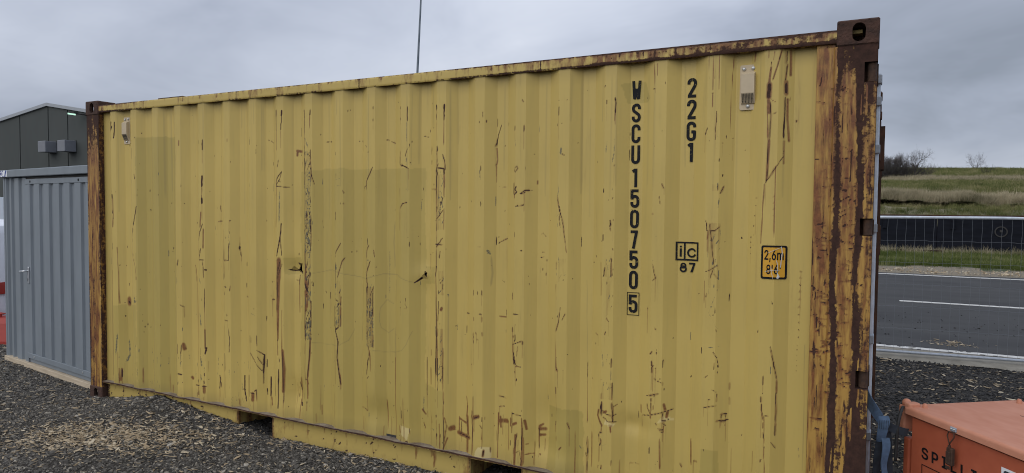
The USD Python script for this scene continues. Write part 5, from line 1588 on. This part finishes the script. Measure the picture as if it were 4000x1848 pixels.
# wood chips: strewn, with a thick drift in the hollow before the container
x1, y1 = scatter(near, 260); cx, cy = 1.22, -.60
t = rng.normal(size=(2600, 2)) * np.array([.40, .14]); ca, sa = math.cos(.42), math.sin(.42); x2, y2 = cx + t[:, 0] * ca - t[:, 1] * sa, cy + t[:, 0] * sa + t[:, 1] * ca
x3, y3 = scatter(LineString([(1.2, .0), (3.8, .02)]).buffer(.10).difference(foot), 700)
x, y = np.r_[x1, x2, x3], np.r_[y1, y2, y3]; s = np.clip(rng.lognormal(-4.55, .42, len(x)), .005, .034)
instancer('wood_chips', chips, 'wood_chip', drop(x, y, s, .0) + [0, 0, .008], rng.normal(.35, .8, len(x)), rng.normal(0, .30, len(x)), s, 'pale wood chips scattered and drifted over the gravel by the container', 'wood chips')
x1, y1 = scatter(RIGHTV, 130); x2, y2 = scatter(sbox(6.05, .8, 7.6, 2.6), 130); x3, y3 = scatter(Point(6.35, 1.7).buffer(.35), 260); x4, y4 = 7.0 + rng.normal(0, .13, 90), 6.85 + rng.normal(0, .09, 90)
x, y = np.r_[x1, x2, x3, x4], np.r_[y1, y2, y3, y4]; s = np.clip(rng.lognormal(-4.25, .42, len(x)), .006, .04); P = drop(x, y, s, 0) + [0, 0, .010]; P[y > 6, 2] = .012
instancer('bark_litter', chips, 'wood_chip', P, rng.normal(.1, .7, len(x)), rng.normal(0, .28, len(x)), s, 'pale bark chips littering the dark gravel beside the road', 'wood chips')
x, y = scatter(sbox(5.5, 6.3, 9.5, 10), 14); s = np.clip(rng.lognormal(-4.5, .4, len(x)), .006, .03)
instancer('road_grit', stones, 'stone_dark', np.c_[x, y, 0 * x + .006 + s * .2], rng.uniform(0, 6.28, len(x)), 0 * x, s, 'dark bits of grit lying on the road surface', 'grit')
x, y = scatter(sbox(2, 18.55, 14, 20.6), 75); s = np.clip(rng.lognormal(-3.6, .4, len(x)), .012, .07)
instancer('verge_litter', stones + chips, 'wood_chip', np.c_[x, y, .03 + .02 * rng.random(len(x))], rng.uniform(0, 6.28, len(x)), rng.normal(0, .3, len(x)), s, 'pale stones and straw strewn along the far road edge', 'litter')

def tuft(seed, nb, h, spread, lean, w):
    r = np.random.default_rng(seed); V, Fc = [], []
    for _ in range(nb):
        a = r.uniform(0, 6.28); b0 = np.array([r.normal(0, spread), r.normal(0, spread), -.02]); hh = h * r.uniform(.5, 1.1); o = np.array([math.cos(a), math.sin(a), 0]) * hh * abs(r.normal(0, lean)); sd = np.array([-math.sin(a), math.cos(a), 0]) * w
        m = b0 + o * .35 + [0, 0, hh * .6]; t = b0 + o * 1.15 + [0, 0, hh * (1 - .25 * min(1, np.linalg.norm(o) / hh))]; k = len(V)
        V += [b0 - sd, b0 + sd, m - sd * .8, m + sd * .8, t]; Fc += [[k, k + 1, k + 3], [k, k + 3, k + 2], [k + 2, k + 3, k + 4]]
    return trimesh.Trimesh(np.array(V), np.array(Fc), process=False)
T_short = [tuft(200 + q, 26, .22, .10, .5, .006) for q in range(4)]; T_long = [tuft(220 + q, 30, .55, .14, .55, .008) for q in range(4)]; T_wild = [tuft(240 + q, 34, .6, .30, .6, .016) for q in range(4)]
def verge_z(x, y): return np.interp(y, [20.0, 20.6, 24, 32.6], [.0, .05, -.04, -.12])
x, y = rng.uniform(-4, 18, 8200), rng.uniform(20.3, 32.2, 8200); k = (y > 20.9 + .5 * np.sin(x * 1.7)) | (rng.random(8200) < .2); x, y = x[k], y[k]
instancer('verge_grass', T_short, 'grass_green', np.c_[x, y, verge_z(x, y)], rng.uniform(0, 6.28, len(x)), rng.normal(0, .1, len(x)), rng.uniform(.6, 1.35, len(x)), 'short green grass on the verge beyond the road', 'grass')
x, y = rng.uniform(2, 16, 300), rng.uniform(29.5, 32.2, 300); instancer('tall_grass', T_long, 'grass_pale', np.c_[x, y, verge_z(x, y)], rng.uniform(0, 6.28, 300), rng.normal(0, .1, 300), rng.uniform(.35, .9, 300), 'thin dry stalks standing along the foot of the dark wall', 'grass')
def onto(x, y): yy = y + lipshift(x) * np.clip((41 - y) / 4.7, 0, 1); return np.c_[x, yy, hill_z(x, y) + lipz(x) * np.clip((41 - y) / 4.7, 0, 1)]
n = 4200; x, y = rng.uniform(-5, 24, n), 36.2 + np.abs(rng.normal(0, .9, n)); P = onto(x, y); yaw = rng.uniform(0, 6.28, n)
instancer('bank_grass', T_long, 'grass_pale', P, yaw, rng.normal(.25, .3, n), rng.uniform(.35, .8, n), 'dry pale grass hanging over the edge of the bank', 'grass')
n = 2000; x = rng.uniform(-5, 24, n); y = rng.uniform(33.3, 36.4, n); z = np.interp(y, [33.4, 34.2, 35, 36, 37.2], [1.45, 1.72, 1.90, 1.88, 1.88]) - .03
instancer('slope_grass', T_long, 'grass_field', np.c_[x, y, z], rng.uniform(0, 6.28, n), rng.normal(0, .4, n), rng.uniform(.3, .75, n), 'rough grass on the slope just above the dark wall', 'grass')
n = 9500; x, y = rng.uniform(0, 1, n), 38.5 + 26 * rng.random(n) ** 1.2; x = -6 + x * (26 + (y - 38) * .35)
instancer('field_grass', T_wild, 'grass_field', onto(x, y), rng.uniform(0, 6.28, n), rng.normal(0, .2, n), rng.uniform(.35, .75, n), 'rough green and straw coloured grass of the field above the bank', 'grass')
n = 3400; y = 63 + 9 * rng.random(n); x = -8 + rng.random(n) * (40 + (y - 60) * .4); instancer('straw_grass', T_wild, 'grass_pale', onto(x, y), rng.uniform(0, 6.28, n), rng.normal(0, .2, n), rng.uniform(.5, .95, n), 'band of pale straw grass across the middle of the hillside', 'grass')
n = 9500; y = 71 + 52 * rng.random(n); x = -10 + rng.random(n) * (44 + (y - 60) * .4); instancer('hill_grass_tufts', T_wild, 'grass_field', onto(x, y), rng.uniform(0, 6.28, n), rng.normal(0, .2, n), rng.uniform(.45, .95, n), 'tussocky green grass on the upper hillside', 'grass')

# ================================================================ BARE BUSHES on the hill
def bush(seed, h, spread, n0, depth, r0, up=.75):
    r = np.random.default_rng(seed); stems, twigs = [], []
    def grow(p, d, l, rad, k):
        q = p + d * l; m = (p + q) / 2 + r.normal(0, .06, 3) * l; (stems if k >= depth - 1 else twigs).append(tube([p, m, q], [rad, rad * .85, rad * .65], 4 if k >= depth - 1 else 3, caps=False))
        if k == 0: return
        for _ in range(r.integers(2, 4)):
            e = d + r.normal(0, .52, 3); e[2] += .16 * up; e /= np.linalg.norm(e); grow(q if r.random() < .65 else m, e, l * r.uniform(.58, .82), rad * .58, k - 1)
    for _ in range(n0):
        a = r.uniform(0, 6.28); d = np.array([math.cos(a) * spread, math.sin(a) * spread, 1.0]); d *= r.uniform(.8, 1.1); d /= np.linalg.norm(d); grow(np.array([r.normal(0, .12 * h * spread), r.normal(0, .12 * h * spread), -.15]), d, h * r.uniform(.30, .42), r0, depth)
    return cat_(*stems), cat_(*twigs)
def put_bush(name, u, yv, h, seed, label, cat='bush', spread=.5, n0=5, depth=5, r0=.03, mat='bush_twig', group=None):
    """u: bearing as x at distance yv"""
    x = u; z = float(onto(np.array([x]), np.array([yv]))[0, 2]); t = thing(name, label, cat, (x, yv, z), 0, group)
    a, b = bush(seed, h, spread, n0, depth, r0); obj('stem', a, mat, t); obj('twigs', b, mat, t, kind='stuff')
put_bush('bare_tree', 11.55, 117, 3.2, 1, 'tallest bare leafless tree on the skyline above the bushes', cat='tree', spread=0.45, n0=9, depth=6, r0=0.05)
put_bush('bare_tree', 10.00, 116, 2.6, 2, 'bare leafless tree just left of the tallest one on the skyline', cat='tree', spread=0.55, n0=10, depth=6, r0=0.045)
put_bush('bare_tree', 8.56, 115, 2.2, 3, 'low bare tree on the skyline third from the tallest one', cat='tree', spread=0.65, n0=20, depth=6, r0=0.0455)
put_bush('bare_tree', 7.26, 114, 2.1, 4, 'bare tree on the skyline nearest the yellow container', cat='tree', spread=0.65, n0=20, depth=6, r0=0.0455)
put_bush('bare_tree', 6.41, 113, 2.3, 5, 'bare tree on the skyline half hidden by the container door edge', cat='tree', spread=0.65, n0=20, depth=6, r0=0.0455)
put_bush('dark_bush', 8.59, 70, 2.1, 6, 'largest dark leafless thicket on the hillside below the skyline trees', spread=1.1, n0=20, depth=6, r0=0.045, mat='bush_dark')
put_bush('dark_bush', 7.73, 69, 2.0, 7, 'dark leafless thicket left of the largest one on the hillside', spread=1.1, n0=20, depth=6, r0=0.045, mat='bush_dark')
put_bush('dark_bush', 6.89, 68, 1.9, 8, 'dark leafless thicket close to the container door edge', spread=1.1, n0=18, depth=6, r0=0.045, mat='bush_dark')
put_bush('dark_bush', 6.28, 70, 2.0, 18, 'dark leafless thicket partly behind the container door edge', spread=1.1, n0=18, depth=6, r0=0.045, mat='bush_dark')
put_bush('dark_bush', 9.27, 72, 1.7, 19, 'small dark thicket at the right end of the hillside thickets', spread=1.1, n0=16, depth=6, r0=0.045, mat='bush_dark')
put_bush('scrub_bush', 10.27, 72, 1.6, 9, 'small round grey bush standing alone right of the dark thickets', spread=0.8, n0=7, depth=5, r0=0.02)
put_bush('scrub_bush', 12.20, 92, 1.6, 10, 'thin bare bush higher up the hill right of the thickets', spread=0.6, n0=5, depth=5, r0=0.02)
put_bush('scrub_bush', 18.23, 108, 2.6, 11, 'spindly bare bush that breaks the skyline on the right', spread=0.55, n0=6, depth=5, r0=0.03)
put_bush('scrub_bush', 16.65, 84, 1.5, 12, 'dark stubby bush below the spindly skyline bush', spread=0.6, n0=6, depth=5, r0=0.025, mat='bush_dark')
put_bush('skyline_shrub', 16.05, 121, 0.9, 30, 'first dark spiky shrub on the bare skyline from the left group', cat='shrub', spread=0.9, n0=9, depth=3, r0=0.05, mat='conifer_dark')
put_bush('skyline_shrub', 17.01, 121, 0.75, 31, 'dark spiky shrub at the middle of the skyline group', cat='shrub', spread=0.9, n0=9, depth=3, r0=0.05, mat='conifer_dark')
put_bush('skyline_shrub', 17.57, 121, 0.7, 32, 'short dark shrub next right on the skyline', cat='shrub', spread=0.9, n0=9, depth=3, r0=0.05, mat='conifer_dark')
put_bush('skyline_shrub', 17.89, 121, 0.75, 33, 'rightmost dark shrub of the skyline group', cat='shrub', spread=0.9, n0=9, depth=3, r0=0.05, mat='conifer_dark')
put_bush('skyline_shrub', 15.18, 121, 0.45, 34, 'lone low dark tuft on the skyline left of the group', cat='shrub', spread=0.9, n0=9, depth=3, r0=0.05, mat='conifer_dark')
put_bush('skyline_shrub', 13.96, 121, 0.5, 35, 'low dark tuft beside the skyline trees', cat='shrub', spread=0.9, n0=9, depth=3, r0=0.05, mat='conifer_dark')
